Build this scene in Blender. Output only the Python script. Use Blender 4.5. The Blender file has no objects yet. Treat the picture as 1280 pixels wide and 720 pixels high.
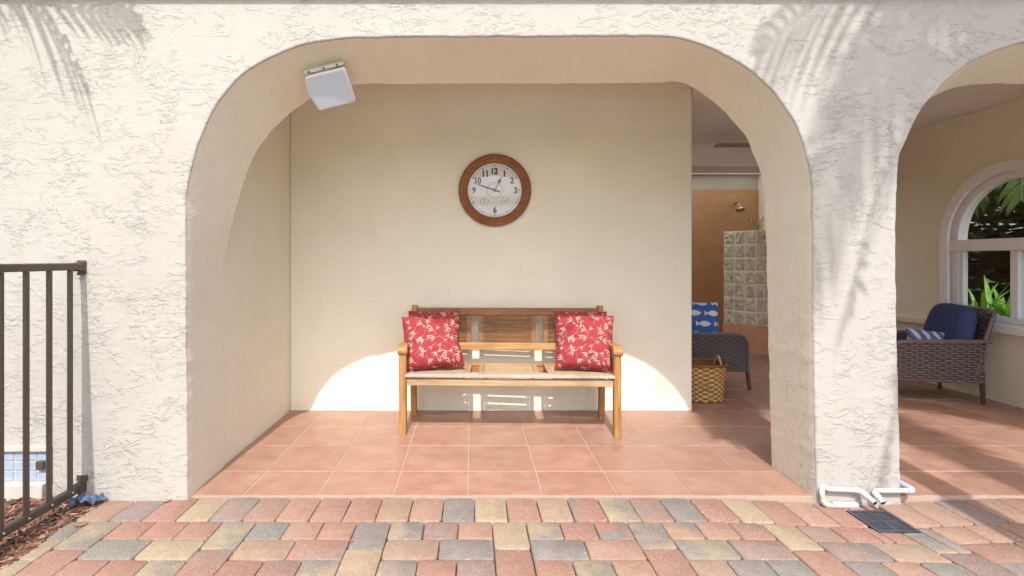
import bpy, bmesh, math, random
from mathutils import Vector, Matrix, noise
import mathutils.geometry as mgeo
R = math.radians
PI = math.pi
sc = bpy.context.scene

# ------------------------------------------------------------------ camera, sky, sun, exposure
CAMZ = 1.256
F = 660.0            # focal length in pixels of a 1280 wide frame
VX, VY = 590.0, 323.0
cd = bpy.data.cameras.new('camera'); cam = bpy.data.objects.new('camera', cd)
sc.collection.objects.link(cam); sc.camera = cam
cam.location = (0, 0, CAMZ); cam.rotation_euler = (R(90), 0, 0)
cd.sensor_width = 36; cd.lens = F/1280*36
cd.shift_x = (640-VX)/1280; cd.shift_y = -(360-VY)/1280
cd.clip_start = 0.05; cd.clip_end = 1000

SUN = Vector((0.048, 1.0, -1.2)).normalized()       # travel direction of the light
w = bpy.data.worlds.new("World"); sc.world = w; w.use_nodes = True
nt = w.node_tree
sky = nt.nodes.new('ShaderNodeTexSky'); sky.sky_type = 'NISHITA'; sky.sun_disc = False
sky.sun_elevation = math.asin(-SUN.z); sky.sun_rotation = R(180)
sky.air_density = 1.0; sky.dust_density = 3.5; sky.ozone_density = 1.0
nt.links.new(sky.outputs[0], nt.nodes['Background'].inputs[0])
nt.nodes['Background'].inputs[1].default_value = 0.15
sd = bpy.data.lights.new('sun', 'SUN'); sun = bpy.data.objects.new('sun', sd); sc.collection.objects.link(sun)
sd.energy = 2.5; sd.angle = R(0.5); sd.color = (1.0, 0.98, 0.945)
sun.rotation_euler = SUN.to_track_quat('-Z', 'Y').to_euler(); sun.location = (0, -8, 12)
sc.view_settings.view_transform = 'Standard'; sc.view_settings.look = 'None'
sc.view_settings.exposure = 0.86; sc.view_settings.gamma = 1; sc.view_settings.use_curve_mapping = False
sc.render.engine = 'CYCLES'
sc.cycles.max_bounces = 10; sc.cycles.diffuse_bounces = 6; sc.cycles.transparent_max_bounces = 12
sc.cycles.use_denoising = True
sc.cycles.sample_clamp_indirect = 6

# ------------------------------------------------------------------ helpers
def P(px, py, d):                        # a point of the photograph at depth d, in metres
    return Vector(((px-VX)*d/F, d, CAMZ+(VY-py)*d/F))

class MB:
    def __init__(self): self.v = []; self.f = []; self.m = []; self.col = []
    def add(self, vs, fs, mi=0):
        o = len(self.v); self.v += [Vector(p) for p in vs]
        for f in fs: self.f.append(tuple(i+o for i in f)); self.m.append(mi)
    def box(self, x0, x1, y0, y1, z0, z1, mat=None, mi=0):
        vs = [Vector(p) for p in ((x0,y0,z0),(x1,y0,z0),(x1,y1,z0),(x0,y1,z0),(x0,y0,z1),(x1,y0,z1),(x1,y1,z1),(x0,y1,z1))]
        if mat: vs = [mat @ p for p in vs]
        self.add(vs, [(0,3,2,1),(4,5,6,7),(0,1,5,4),(1,2,6,5),(2,3,7,6),(3,0,4,7)], mi)
    def sweep(self, pts, prof, mi=0, up=Vector((0,0,1)), cap=True, scales=None):
        pts = [Vector(p) for p in pts]; n = len(pts); k = len(prof); vs = []
        for i, p in enumerate(pts):
            t = (pts[min(i+1, n-1)]-pts[max(i-1, 0)]).normalized()
            s = t.cross(up)
            if s.length < 1e-4: s = t.cross(Vector((0,1,0)))
            s.normalize(); u = s.cross(t); q = 1 if scales is None else scales[i]
            vs += [p+s*a*q+u*b*q for a, b in prof]
        fs = [(i*k+j, i*k+(j+1) % k, (i+1)*k+(j+1) % k, (i+1)*k+j) for i in range(n-1) for j in range(k)]
        if cap: fs += [tuple(range(k))[::-1], tuple((n-1)*k+j for j in range(k))]
        self.add(vs, fs, mi)
    def tube(self, pts, r, k=8, mi=0, scales=None, up=Vector((0,0,1)), cap=True):
        self.sweep(pts, [(r*math.cos(2*PI*j/k), r*math.sin(2*PI*j/k)) for j in range(k)], mi, up, cap, scales)
    def bar(self, pts, wd, ht, mi=0, up=Vector((0,0,1))):
        a, b = wd/2, ht/2; c = min(a, b)*.28
        self.sweep(pts, [(-a+c,-b),(a-c,-b),(a,-b+c),(a,b-c),(a-c,b),(-a+c,b),(-a,b-c),(-a,-b+c)], mi, up)
    def lathe(self, prof, k=48, mat=None, mi=0):
        vs = []; n = len(prof)
        for r, h in prof:
            for j in range(k):
                p = Vector((r*math.cos(2*PI*j/k), r*math.sin(2*PI*j/k), h)); vs.append(mat @ p if mat else p)
        fs = [(i*k+j, i*k+(j+1) % k, (i+1)*k+(j+1) % k, (i+1)*k+j) for i in range(n-1) for j in range(k)]
        self.add(vs, fs, mi)
    def disc(self, c, r, k=32, axis='y', mi=0):
        vs = [Vector((r*math.cos(2*PI*j/k), 0, r*math.sin(2*PI*j/k)))+Vector(c) if axis == 'y' else
              Vector((r*math.cos(2*PI*j/k), r*math.sin(2*PI*j/k), 0))+Vector(c) for j in range(k)]
        self.add(vs, [tuple(range(k))], mi)
    def grid(self, fn, nu, nv, mi=0, closed_u=False):
        vs = [fn(i/nu, j/nv) for j in range(nv+1) for i in range(nu+(0 if closed_u else 1))]
        wd = nu if closed_u else nu+1
        fs = [(j*wd+i, j*wd+(i+1) % wd, (j+1)*wd+(i+1) % wd, (j+1)*wd+i) for j in range(nv) for i in range(nu)]
        self.add(vs, fs, mi)
    def build(self, name, mats, parent=None, smooth=None, bevel=0, loc=None):
        me = bpy.data.meshes.new(name); me.from_pydata([tuple(p) for p in self.v], [], self.f)
        for m in (mats if isinstance(mats, (list, tuple)) else [mats]): me.materials.append(m)
        me.polygons.foreach_set('material_index', self.m)
        me.validate(); me.update()
        if smooth is not None:
            me.polygons.foreach_set('use_smooth', [True]*len(me.polygons))
            me.set_sharp_from_angle(angle=R(smooth))
        o = bpy.data.objects.new(name, me); sc.collection.objects.link(o)
        if loc: o.location = loc
        if parent: o.parent = parent
        if bevel:
            b = o.modifiers.new('bevel', 'BEVEL'); b.width = bevel; b.segments = 2; b.limit_method = 'ANGLE'
        return o

def tag(o, label=None, cat=None, group=None, kind=None):
    for k, v in (('label', label), ('category', cat), ('group', group), ('kind', kind)):
        if v: o[k] = v
    return o
def empty(name, loc, label, cat, group=None, rz=0):
    o = bpy.data.objects.new(name, None); sc.collection.objects.link(o)
    o.location = loc; o.rotation_euler = (0, 0, rz); o.empty_display_size = .1
    return tag(o, label, cat, group)
def copy_tree(o, parent=None):
    c = o.copy(); sc.collection.objects.link(c); c.parent = parent
    for ch in [x for x in sc.objects if x.parent == o]: copy_tree(ch, c)
    return c

# ------------------------------------------------------------------ materials
class NM:
    def __init__(self, name):
        self.mat = bpy.data.materials.new(name); self.mat.use_nodes = True
        self.t = self.mat.node_tree; self.b = self.t.nodes['Principled BSDF']; self.co = None
    def n(self, typ, **kw):
        nd = self.t.nodes.new(typ)
        for k, v in kw.items(): setattr(nd, k, v)
        return nd
    def set(self, sock, v):
        if isinstance(v, bpy.types.NodeSocket): self.t.links.new(v, sock)
        elif isinstance(v, bpy.types.Node): self.t.links.new(v.outputs[0], sock)
        else: sock.default_value = (v if not (isinstance(v, tuple) and len(v) == 3 and len(sock.default_value) == 4) else v+(1,))
    def coord(self, out='Object'):
        if self.co is None: self.co = self.n('ShaderNodeTexCoord')
        return self.co.outputs[out]
    def mapped(self, scale=(1,1,1), rot=(0,0,0), loc=(0,0,0), src=None):
        m = self.n('ShaderNodeMapping'); self.set(m.inputs[0], src or self.coord())
        m.inputs[1].default_value = loc; m.inputs[2].default_value = rot; m.inputs[3].default_value = scale
        return m.outputs[0]
    def noise(self, vec=None, scale=5, detail=3, rough=.5, dist=0, out=0):
        m = self.n('ShaderNodeTexNoise'); self.set(m.inputs['Vector'], vec or self.coord())
        m.inputs['Scale'].default_value = scale; m.inputs['Detail'].default_value = detail
        m.inputs['Roughness'].default_value = rough; m.inputs['Distortion'].default_value = dist
        return m.outputs[out]
    def math(self, op, a, b=0.0, c=0.0, clamp=False):
        m = self.n('ShaderNodeMath', operation=op, use_clamp=clamp)
        self.set(m.inputs[0], a); self.set(m.inputs[1], b); self.set(m.inputs[2], c); return m.outputs[0]
    def rng(self, v, a, b, c=0.0, d=1.0, smooth=False):
        m = self.n('ShaderNodeMapRange'); 
        if smooth: m.interpolation_type = 'SMOOTHSTEP'
        self.set(m.inputs[0], v)
        for i, x in enumerate((a, b, c, d)): self.set(m.inputs[1+i], x)
        return m.outputs[0]
    def mix(self, f, a, b, mode='MIX'):
        m = self.n('ShaderNodeMix', data_type='RGBA', blend_type=mode)
        self.set(m.inputs[0], f); self.set(m.inputs[6], a); self.set(m.inputs[7], b); return m.outputs[2]
    def ramp(self, f, stops):
        m = self.n('ShaderNodeValToRGB'); self.set(m.inputs[0], f)
        e = m.color_ramp.elements
        while len(e) < len(stops): e.new(.5)
        for i, (p, c) in enumerate(stops): e[i].position = p; e[i].color = (c[0], c[1], c[2], 1)
        return m.outputs[0]
    def sep(self, v):
        m = self.n('ShaderNodeSeparateXYZ'); self.set(m.inputs[0], v); return m.outputs
    def bump(self, h, dist=.01, strength=1.0, normal=None):
        m = self.n('ShaderNodeBump'); self.set(m.inputs['Height'], h)
        m.inputs['Distance'].default_value = dist; m.inputs['Strength'].default_value = strength
        if normal: self.set(m.inputs['Normal'], normal)
        return m.outputs[0]
    def done(self, color=None, rough=None, normal=None, metal=None, spec=None):
        if color is not None: self.set(self.b.inputs['Base Color'], color)
        if rough is not None: self.set(self.b.inputs['Roughness'], rough)
        if normal is not None: self.set(self.b.inputs['Normal'], normal)
        if metal is not None: self.set(self.b.inputs['Metallic'], metal)
        if spec is not None: self.set(self.b.inputs['Specular IOR Level'], spec)
        return self.mat

M = {}
def plain(name, c, rough=.5, metal=0.0, var=.12, scale=12, bump=0.0, spec=None):
    m = NM(name); f = m.noise(scale=scale, detail=4)
    dark = tuple(x*(1-var) for x in c); lite = tuple(min(1, x*(1+var)) for x in c)
    nb = m.bump(m.noise(scale=scale*8, detail=3), bump) if bump else None
    M[name] = m.done(m.mix(f, dark, lite), m.rng(f, 0, 1, rough*.85, min(1, rough*1.15)), nb, metal, spec)
    return M[name]

PAINT_SUN_DIM = (.430, .408, .374)  # same cream paint, darkened for the sunlit front wall
PAINT_SHADE_LIFT = (.80, .775, .655)  # same cream paint, lightened to lift the shaded alcove
def stucco(name, col, kind):
    m = NM(name)
    big = m.noise(scale=1.3, detail=4, rough=.6)
    fine = m.noise(scale=60, detail=3)
    c = m.mix(m.rng(big, .3, .7), tuple(x*.955 for x in col), tuple(min(1, x*1.03) for x in col))
    st = m.noise(m.mapped(scale=(7, 7, .55)), scale=1.6, detail=5, rough=.6)
    if kind != 'smooth': c = m.mix(m.rng(st, .54, .76, 0, .35), c, tuple(x*q for x, q in zip(col, (.86, .83, .78))))
    if kind == 'lace':                   # skip-trowel stucco: plateaus with torn lower edges
        v = m.mapped(scale=(1, 1, 2.1))
        a = m.noise(v, scale=10, detail=5, rough=.6, dist=1.0)
        b = m.noise(v, scale=17, detail=4, rough=.6, dist=1.4)
        ma = m.rng(m.noise(scale=6.5, detail=3), .42, .60, .12, 1, True); mb_ = m.rng(m.noise(scale=4.2, detail=3, dist=.5), .44, .6, .05, 1, True)
        h = m.math('ADD', m.math('MULTIPLY', m.rng(a, .495, .56, 0, 1, True), ma), m.math('MULTIPLY', m.rng(b, .54, .60, 0, .8, True), mb_))
        h = m.math('ADD', h, m.math('MULTIPLY', fine, .16))
        h = m.math('ADD', h, m.math('MULTIPLY', m.noise(scale=26, detail=4), .8))
        nb = m.bump(h, .0022)
    elif kind == 'blob':                 # knock-down with raised blobs
        a = m.noise(scale=22, detail=4, rough=.55, dist=.4)
        h = m.math('ADD', m.math('MULTIPLY', m.rng(a, .56, .64, 0, 1, True), m.rng(m.sep(m.coord())[2], .5, 1.9, 1, .12)), m.math('MULTIPLY', fine, .25))
        nb = m.bump(h, .0035)
    else:                                # horizontally trowelled smooth coat
        v = m.mapped(scale=(.38, 1, 1.5))
        a = m.noise(v, scale=26, detail=5, rough=.6, dist=.7)
        a2 = m.noise(m.mapped(scale=(.8, 1, 1.3)), scale=5, detail=5, rough=.6, dist=.6)
        h = m.math('ADD', m.math('MULTIPLY', m.rng(a, .42, .6, 0, 1, True), m.rng(m.noise(scale=2.7, detail=3), .35, .65, .15, 1)), m.math('MULTIPLY', fine, .35))
        h = m.math('ADD', h, m.math('MULTIPLY', a2, 3.0))
        nb = m.bump(h, .0017)
        c = m.mix(m.rng(m.noise(m.mapped(scale=(1.6, 1.6, .8)), scale=1.9, detail=6, rough=.65), .52, .75, 0, .30), c, tuple(x*q for x, q in zip(col, (.88, .86, .80))))
    M[name] = m.done(c, .82, nb, spec=.25)
stucco('stucco_lace', PAINT_SUN_DIM, 'lace')
stucco('stucco_smooth', PAINT_SHADE_LIFT, 'smooth')
stucco('stucco_blob', PAINT_SHADE_LIFT, 'blob')
stucco('ceiling_paint', (.80, .77, .72), 'smooth')
stucco('shower_band', (.36, .33, .28), 'smooth')
stucco('porch_paint', (.80, .735, .58), 'smooth')

def tile_mat():
    m = NM('terracotta_tile')
    at = m.n('ShaderNodeAttribute', attribute_name='ca')
    f = m.noise(scale=7, detail=6, rough=.65); g = m.noise(scale=2.1, detail=4)
    c = m.mix(m.rng(f, .32, .68), m.mix(1.0, at.outputs[0], (.80, .72, .66), 'MULTIPLY'), at.outputs[0])
    g2 = m.noise(m.mapped(scale=(1.2, 2.6, 1)), scale=4.2, detail=5, rough=.62)
    c = m.mix(m.rng(g2, .52, .72, 0, .5), c, m.mix(1.0, at.outputs[0], (1.12, 1.22, 1.28), 'MULTIPLY'))
    c = m.mix(m.rng(g, .56, .80, 0, .28), c, (.58, .42, .34))
    spots = m.noise(scale=55, detail=2)
    c = m.mix(m.rng(spots, .70, .76, 0, .35), c, (.30, .12, .07))
    M['tile'] = m.done(c, m.rng(f, .3, .7, .30, .50), m.bump(m.noise(scale=30, detail=4), .0012), spec=.4)
    m = NM('grout'); f = m.noise(scale=40, detail=3)
    M['grout'] = m.done(m.mix(f, (.38, .265, .21), (.47, .35, .29)), .9)
tile_mat()

def paver_mat():
    m = NM('concrete_paver')
    a = m.n('ShaderNodeAttribute', attribute_name='ca'); b = m.n('ShaderNodeAttribute', attribute_name='cb')
    f = m.noise(scale=5.5, detail=3, rough=.5)
    c = m.mix(m.rng(f, .40, .62), a.outputs[0], b.outputs[0])
    g = m.noise(scale=190, detail=3); s = m.noise(scale=150, detail=2)
    c = m.mix(m.rng(g, .35, .68, 0, .42), c, m.mix(1.0, c, (.62, .58, .56), 'MULTIPLY'))
    c = m.mix(m.rng(s, .64, .72, 0, .55), c, (.80, .76, .70))       # pale aggregate grains
    mo = m.noise(scale=24, detail=4, rough=.65)
    c = m.mix(m.rng(mo, .38, .66, 0, .55), c, m.mix(1.0, c, (.80, .76, .73), 'MULTIPLY'))
    d = m.noise(scale=3.0, detail=5)
    c = m.mix(m.rng(d, .58, .8, 0, .35), c, m.mix(1.0, c, (.68, .62, .58), 'MULTIPLY'))
    h = m.math('ADD', g, m.math('MULTIPLY', m.noise(scale=60, detail=3), .8))
    M['paver'] = m.done(c, .8, m.bump(h, .0034), spec=.3)
    m = NM('joint_sand'); f = m.noise(scale=60, detail=4)
    M['sand'] = m.done(m.mix(f, (.09, .068, .052), (.27, .20, .15)), .95)
paver_mat()

def wood(name, c1, c2, rough=.45, scale=(2, 26, 26), var=.5):
    m = NM(name)
    v = m.mapped(scale=scale)
    f = m.noise(v, scale=2.2, detail=6, rough=.62, dist=.4); g = m.noise(scale=3.5, detail=3)
    c = m.mix(m.rng(f, .3, .7), c1, c2)
    c = m.mix(m.rng(g, .4, .7, 0, var), c, m.mix(1.0, c, (.62, .52, .42), 'MULTIPLY'))
    M[name] = m.done(c, rough, m.bump(f, .0012), spec=.4)
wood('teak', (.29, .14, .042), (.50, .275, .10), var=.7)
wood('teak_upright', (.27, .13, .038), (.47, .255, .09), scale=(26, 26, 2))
wood('teak_shade_dark', (.16, .070, .022), (.29, .135, .045))  # the bench teak, darkened to put shade into the back panels
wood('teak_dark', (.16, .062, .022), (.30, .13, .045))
wood('teak_weathered', (.33, .28, .23), (.50, .45, .39), .75)
wood('teak_seat', (.31, .20, .105), (.50, .37, .24), .6)
wood('walnut', (.20, .080, .028), (.33, .145, .055), .35, (14, 14, 14))

plain('white_vinyl', (.78, .78, .80), .35, var=.04)
plain('window_trim', (.82, .82, .84), .5, var=.05)
plain('pvc', (.58, .57, .545), .35, var=.06)
plain('painted_pvc', (.50, .475, .435), .6)
plain('pvc_primer', (.42, .52, .74), .4, var=.15, scale=40)
plain('mouth_shade', (.03, .025, .02), .8)  # painted shade for the inside of open pipe ends
plain('speaker_shell', (.72, .70, .66), .5, var=.03)
plain('bronze_paint', (.078, .058, .043), .38, .0, var=.2, spec=.6)
plain('bolt', (.35, .33, .3), .3, .9)
plain('iron', (.09, .10, .125), .35, .5, var=.4, scale=60)
plain('black', (.012, .011, .011), .5)
plain('dial_white', (.74, .75, .77), .45, var=.02)
plain('ink_grey', (.22, .22, .24), .6)
plain('wicker_brown', (.16, .118, .108), .38, var=.45, scale=45, spec=.5)
plain('wicker_shade', (.10, .088, .098), .38, var=.5, scale=45, spec=.5)  # same wicker, darker and bluer for the chair in dimmer light
plain('wicker_crease_shade', (.062, .047, .045), .5)  # dark colour painted in as shade between the woven strands
plain('resin_leg', (.065, .046, .040), .4, var=.25)
plain('navy_fabric', (.036, .060, .165), .85, var=.15, scale=60, bump=.002)
plain('basket_straw', (.52, .35, .125), .6, var=.35, scale=50)
plain('basket_brown', (.20, .085, .028), .6, var=.4, scale=50)
plain('chrome', (.45, .40, .34), .25, .95, var=.1)
plain('fan_blade', (.30, .26, .22), .5)
plain('shelf_paint', (.72, .66, .56), .8)
plain('fascia', (.62, .57, .50), .7)
plain('leaf_litter', (.30, .12, .04), .7, var=.4, scale=60)
plain('leaf_litter_tan', (.45, .28, .12), .7, var=.4, scale=60)
plain('tarp', (.085, .13, .23), .45, var=.3)
plain('chip', (.21, .105, .068), .85, var=.7, scale=14)
plain('bark_soil', (.05, .028, .018), .95, var=.4)
plain('palm_trunk', (.16, .13, .10), .9, var=.4, bump=.02)
plain('garden_wall', (.75, .72, .68), .8)
plain('vent_tile', (.34, .40, .50), .18, var=.2, scale=30, spec=.6)
plain('grass', (.06, .11, .03), .9, var=.5, scale=3)
plain('deck', (.66, .63, .58), .85, var=.1)

def leaf_mat(name, c1, c2):
    m = NM(name); f = m.noise(scale=9, detail=2)
    c = m.mix(m.rng(f, .3, .7), c1, c2)
    m.done(c, .45)
    tr = m.n('ShaderNodeBsdfTranslucent'); m.set(tr.inputs[0], m.mix(1.0, c, (1.0, 1.0, .45), 'MULTIPLY'))
    mx = m.n('ShaderNodeMixShader'); mx.inputs[0].default_value = .3
    m.t.links.new(m.b.outputs[0], mx.inputs[1]); m.t.links.new(tr.outputs[0], mx.inputs[2])
    m.t.links.new(mx.outputs[0], m.t.nodes['Material Output'].inputs[0]); M[name] = m.mat
leaf_mat('palm_leaf', (.05, .10, .02), (.12, .17, .04))
leaf_mat('bright_leaf', (.13, .30, .03), (.28, .50, .07))
leaf_mat('mid_leaf', (.03, .07, .015), (.09, .15, .035))
leaf_mat('dark_leaf', (.016, .030, .010), (.045, .075, .02))

def glass_mat(name, tint, spec=1.0):
    m = NM(name)
    tr = m.n('ShaderNodeBsdfTransparent'); tr.inputs[0].default_value = (*tint, 1)
    gl = m.n('ShaderNodeBsdfGlossy'); gl.inputs['Roughness'].default_value = .01
    lw_ = m.n('ShaderNodeLayerWeight'); lw_.inputs[0].default_value = .5
    fr_k = m.math('ADD', .04, m.math('MULTIPLY', m.math('POWER', lw_.outputs['Facing'], 5.0), .96))
    mx = m.n('ShaderNodeMixShader')
    m.set(mx.inputs[0], m.math('MULTIPLY', fr_k, spec, clamp=True))
    m.t.links.new(tr.outputs[0], mx.inputs[1]); m.t.links.new(gl.outputs[0], mx.inputs[2])
    m.t.links.new(mx.outputs[0], m.t.nodes['Material Output'].inputs[0]); M[name] = m.mat
glass_mat('window_glass', (.80, .84, .82), 1.3)
glass_mat('clock_glass', (.97, .97, .97), 2.0)

def glass_block_mat():
    m = NM('glass_block')
    v = m.mapped(scale=(1, 1, .55)); f = m.noise(v, scale=9, detail=2, dist=2.5)
    m.done(m.mix(m.rng(f, .35, .65), (.58, .53, .38), (.94, .90, .74)), .12, m.bump(f, .03), spec=.5)
    m.b.inputs['Transmission Weight'].default_value = .22; M['glass_block'] = m.mat
    m = NM('mortar'); M['mortar'] = m.done((.84, .80, .66), .9)
glass_block_mat()

def shower_tile():
    m = NM('shower_tile'); co = m.sep(m.coord())
    br = m.n('ShaderNodeTexBrick'); cb = m.n('ShaderNodeCombineXYZ')
    m.set(cb.inputs[0], m.math('ADD', co[0], co[1])); m.set(cb.inputs[1], co[2]); m.set(br.inputs['Vector'], cb.outputs[0])
    br.offset = 0; br.inputs['Scale'].default_value = 1; br.inputs['Brick Width'].default_value = .33
    br.inputs['Row Height'].default_value = .33; br.inputs['Mortar Size'].default_value = .004
    br.inputs['Color1'].default_value = (.37, .200, .090, 1); br.inputs['Color2'].default_value = (.41, .225, .105, 1)
    br.inputs['Mortar'].default_value = (.36, .19, .08, 1)
    f = m.noise(scale=6, detail=5)
    M['shower_tile'] = m.done(m.mix(m.rng(f, .35, .7, 0, .5), br.outputs[0], (.30, .155, .065)), .4)
shower_tile()

def bamboo_cushion(name, base, base2, ink):
    m = NM(name); s = m.sep(m.coord())
    uv = m.n('ShaderNodeCombineXYZ'); m.set(uv.inputs[0], s[0]); m.set(uv.inputs[1], s[2])
    total = None
    for (sca, seed, angs) in ((12.5, 1.3, (0, .6, -.65)), (14.5, 7.7, (.25, -.35))):
        mp = m.mapped(scale=(sca, sca, 1), loc=(seed, seed*1.7, 0), src=uv.outputs[0])
        vo = m.n('ShaderNodeTexVoronoi', voronoi_dimensions='2D'); m.set(vo.inputs['Vector'], mp); vo.inputs['Scale'].default_value = 1
        vo.inputs['Randomness'].default_value = .85
        d = m.n('ShaderNodeVectorMath', operation='SUBTRACT'); m.set(d.inputs[0], mp); m.set(d.inputs[1], vo.outputs['Position'])
        dx, dy, _ = m.sep(d.outputs[0]); cs = m.n('ShaderNodeSeparateColor'); m.set(cs.inputs[0], vo.outputs['Color'])
        th0 = m.math('MULTIPLY', cs.outputs[0], 2*PI)
        for a in angs:
            th = m.math('ADD', th0, a); c_, s_ = m.math('COSINE', th), m.math('SINE', th)
            u = m.math('ADD', m.math('MULTIPLY', dx, c_), m.math('MULTIPLY', dy, s_))
            v = m.math('ABSOLUTE', m.math('SUBTRACT', m.math('MULTIPLY', dy, c_), m.math('MULTIPLY', dx, s_)))
            q = m.math('DIVIDE', m.math('SUBTRACT', u, .28), .27)
            wdt = m.math('MULTIPLY', m.math('SUBTRACT', 1.0, m.math('MULTIPLY', q, q)), .050)
            k = m.rng(m.math('SUBTRACT', wdt, v), -.004, .012)
            total = k if total is None else m.math('MAXIMUM', total, k)
        # stem
        th = m.math('ADD', th0, 2.9); c_, s_ = m.math('COSINE', th), m.math('SINE', th)
        u = m.math('ADD', m.math('MULTIPLY', dx, c_), m.math('MULTIPLY', dy, s_))
        v = m.math('ABSOLUTE', m.math('SUBTRACT', m.math('MULTIPLY', dy, c_), m.math('MULTIPLY', dx, s_)))
        st = m.math('MULTIPLY', m.math('LESS_THAN', v, .014), m.math('MULTIPLY', m.math('GREATER_THAN', u, 0), m.math('LESS_THAN', u, .6)))
        total = m.math('MAXIMUM', total, m.math('MULTIPLY', st, .7))
    f = m.noise(scale=9, detail=2); wv = m.noise(scale=420, detail=1)
    c = m.mix(f, base, base2)
    c = m.mix(m.math('MULTIPLY', total, .92), c, ink)
    M[name] = m.done(c, .85, m.bump(m.math('ADD', m.noise(scale=14, detail=3), m.math('MULTIPLY', wv, .12)), .008), spec=.2)
bamboo_cushion('red_bamboo', (.285, .036, .042), (.33, .045, .053), (.46, .38, .31))

def fish_cushion(name, base, ink):
    m = NM(name); s = m.sep(m.coord())
    x = m.math('DIVIDE', m.math('ADD', s[0], 10.035), .19); row0 = m.math('DIVIDE', m.math('ADD', s[2], 10.035), .105)
    row = m.math('FLOOR', row0); fy = m.math('SUBTRACT', m.math('FRACT', row0), .5)
    xx = m.math('ADD', x, m.math('MULTIPLY', m.math('MODULO', row, 2.0), .5)); fx = m.math('SUBTRACT', m.math('FRACT', xx), .5)
    q = m.math('DIVIDE', m.math('SUBTRACT', fx, .06), .34)
    body = m.math('LESS_THAN', m.math('ABSOLUTE', fy), m.math('MULTIPLY', m.math('SUBTRACT', 1.0, m.math('MULTIPLY', q, q)), .27))
    ta = m.math('SUBTRACT', -.22, fx)
    tail = m.math('MULTIPLY', m.math('LESS_THAN', m.math('ABSOLUTE', fy), m.math('MULTIPLY', ta, 1.25)), m.math('LESS_THAN', ta, .20))
    k = m.math('MAXIMUM', body, tail)
    M[name] = m.done(m.mix(k, base, ink), .85, m.bump(m.noise(scale=200, detail=1), .001), spec=.2)
fish_cushion('fish_print', (.055, .13, .40), (.66, .68, .72))

def stripe_cushion():
    m = NM('stripe_print'); s = m.sep(m.coord())
    f = m.math('FRACT', m.math('MULTIPLY', m.math('ADD', m.math('ADD', s[0], m.math('MULTIPLY', s[2], .5)), 10), 13))
    k = m.math('LESS_THAN', f, .42)
    M['stripe_print'] = m.done(m.mix(k, (.07, .15, .42), (.62, .60, .60)), .85)
stripe_cushion()

def grille_mat():
    m = NM('speaker_grille'); f = m.noise(scale=700, detail=1)
    M['grille'] = m.done(m.mix(m.rng(f, .4, .6), (.43, .475, .545), (.50, .545, .615)), .5)
grille_mat()

# ------------------------------------------------------------------ ground and floors
rnd = random.Random(7)
g = MB(); g.box(-300, 300, -300, 300, -.35, -.30)
tag(g.build('ground', M['grass']), 'green lawn ground around the house', None, None, 'structure')
g = MB(); g.box(-7, 10, -14, -1.83, -.29, -.012)
tag(g.build('bounce_deck', M['deck']), 'unseen pale deck added beyond the pavers to bounce light', None, None, 'structure')  # unseen pale slab added behind the camera to bounce light into the alcove
g = MB(); g.box(-1.93, 9, -1.83, 2.79, -.29, -.062)
tag(g.build('paver_bed', M['sand']), 'dark sand bed in the joints between the pavers', None, None, 'structure')

def dip(x, y):                            # the pavers fall towards the drain at the pier foot
    a = max(0, 1-((x-2.0)/.8)**2) if abs(x-2.0) < .8 else 0
    b = math.exp(-((y-2.65)/.40)**2)
    return -.007-.030*a*a*b*1.1-.004*noise.noise(Vector((x*2.1, y*2.1, 0)))
PK = {'p': (.352, .208, .158), 'k': (.382, .250, .182), 'y': (.388, .315, .213), 'g': (.255, .226, .203), 'm': (.302, .220, .186), 'b': (.262, .246, .217), 't': (.374, .275, .196)}
U = .0804
pv, pf, pca, pcb = [], [], [], []
def paver(x0, x1, y0, y1, cc):
    if x0 < DX1 and x1 > DX0 and y0 < DY1 and y1 > DY0:      # cut round the drain
        for (a, b, c, d) in ((x0, DX0, y0, y1), (DX1, x1, y0, y1), (max(x0, DX0), min(x1, DX1), y0, DY0), (max(x0, DX0), min(x1, DX1), DY1, y1)):
            if b-a > .022 and d-c > .022: paver1(a, b, c, d, cc)
    else: paver1(x0, x1, y0, y1, cc)
def paver1(x0, x1, y0, y1, cc):
    gp = .0014+rnd.random()*.0008; x0 += gp; x1 -= gp; y0 += gp; y1 -= gp
    qa, qb = rnd.uniform(.92, 1.07), rnd.uniform(.92, 1.07)
    ca = [c*qa*rnd.uniform(.98, 1.02) for c in PK[cc[0]]]; cb = [c*qb*rnd.uniform(.98, 1.02) for c in PK[cc[-1]]]
    cx, cy = (x0+x1)/2, (y0+y1)/2; base = rnd.uniform(-.0012, .0012)
    tx, ty = rnd.uniform(-.008, .008), rnd.uniform(-.008, .008)
    ro = rnd.uniform(-.008, .008)
    rr = rnd.uniform(.008, .026); out = []
    for (qx, qy, a0) in ((x1-rr, y1-rr, 0), (x0+rr, y1-rr, 90), (x0+rr, y0+rr, 180), (x1-rr, y0+rr, 270)):
        for k in range(4):
            a = R(a0+k*30); out.append((qx+rr*math.cos(a), qy+rr*math.sin(a)))
    o = len(pv); n = len(out)
    for (ins, dz) in ((0, -.03), (0, -.0055), (.0025, -.0018), (.007, 0)):
        for (x, y) in out:
            dx, dy = x-cx, y-cy; L = math.hypot(dx, dy); q = 1-ins/L
            px, py = dx*q, dy*q
            j = .0026*noise.noise(Vector((x*40, y*40, 3)))
            pv.append((cx+px-py*ro+j, cy+py+px*ro+j, base+dip(cx+px, cy+py)+dz+tx*px+ty*py)); pca.append(ca); pcb.append(cb)
    for r in range(3):
        for k in range(n): pf.append((o+r*n+k, o+r*n+(k+1) % n, o+(r+1)*n+(k+1) % n, o+(r+1)*n+k))
    pf.append(tuple(o+3*n+k for k in range(n)))
Y0 = 2.787; YS = 2.537
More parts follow.
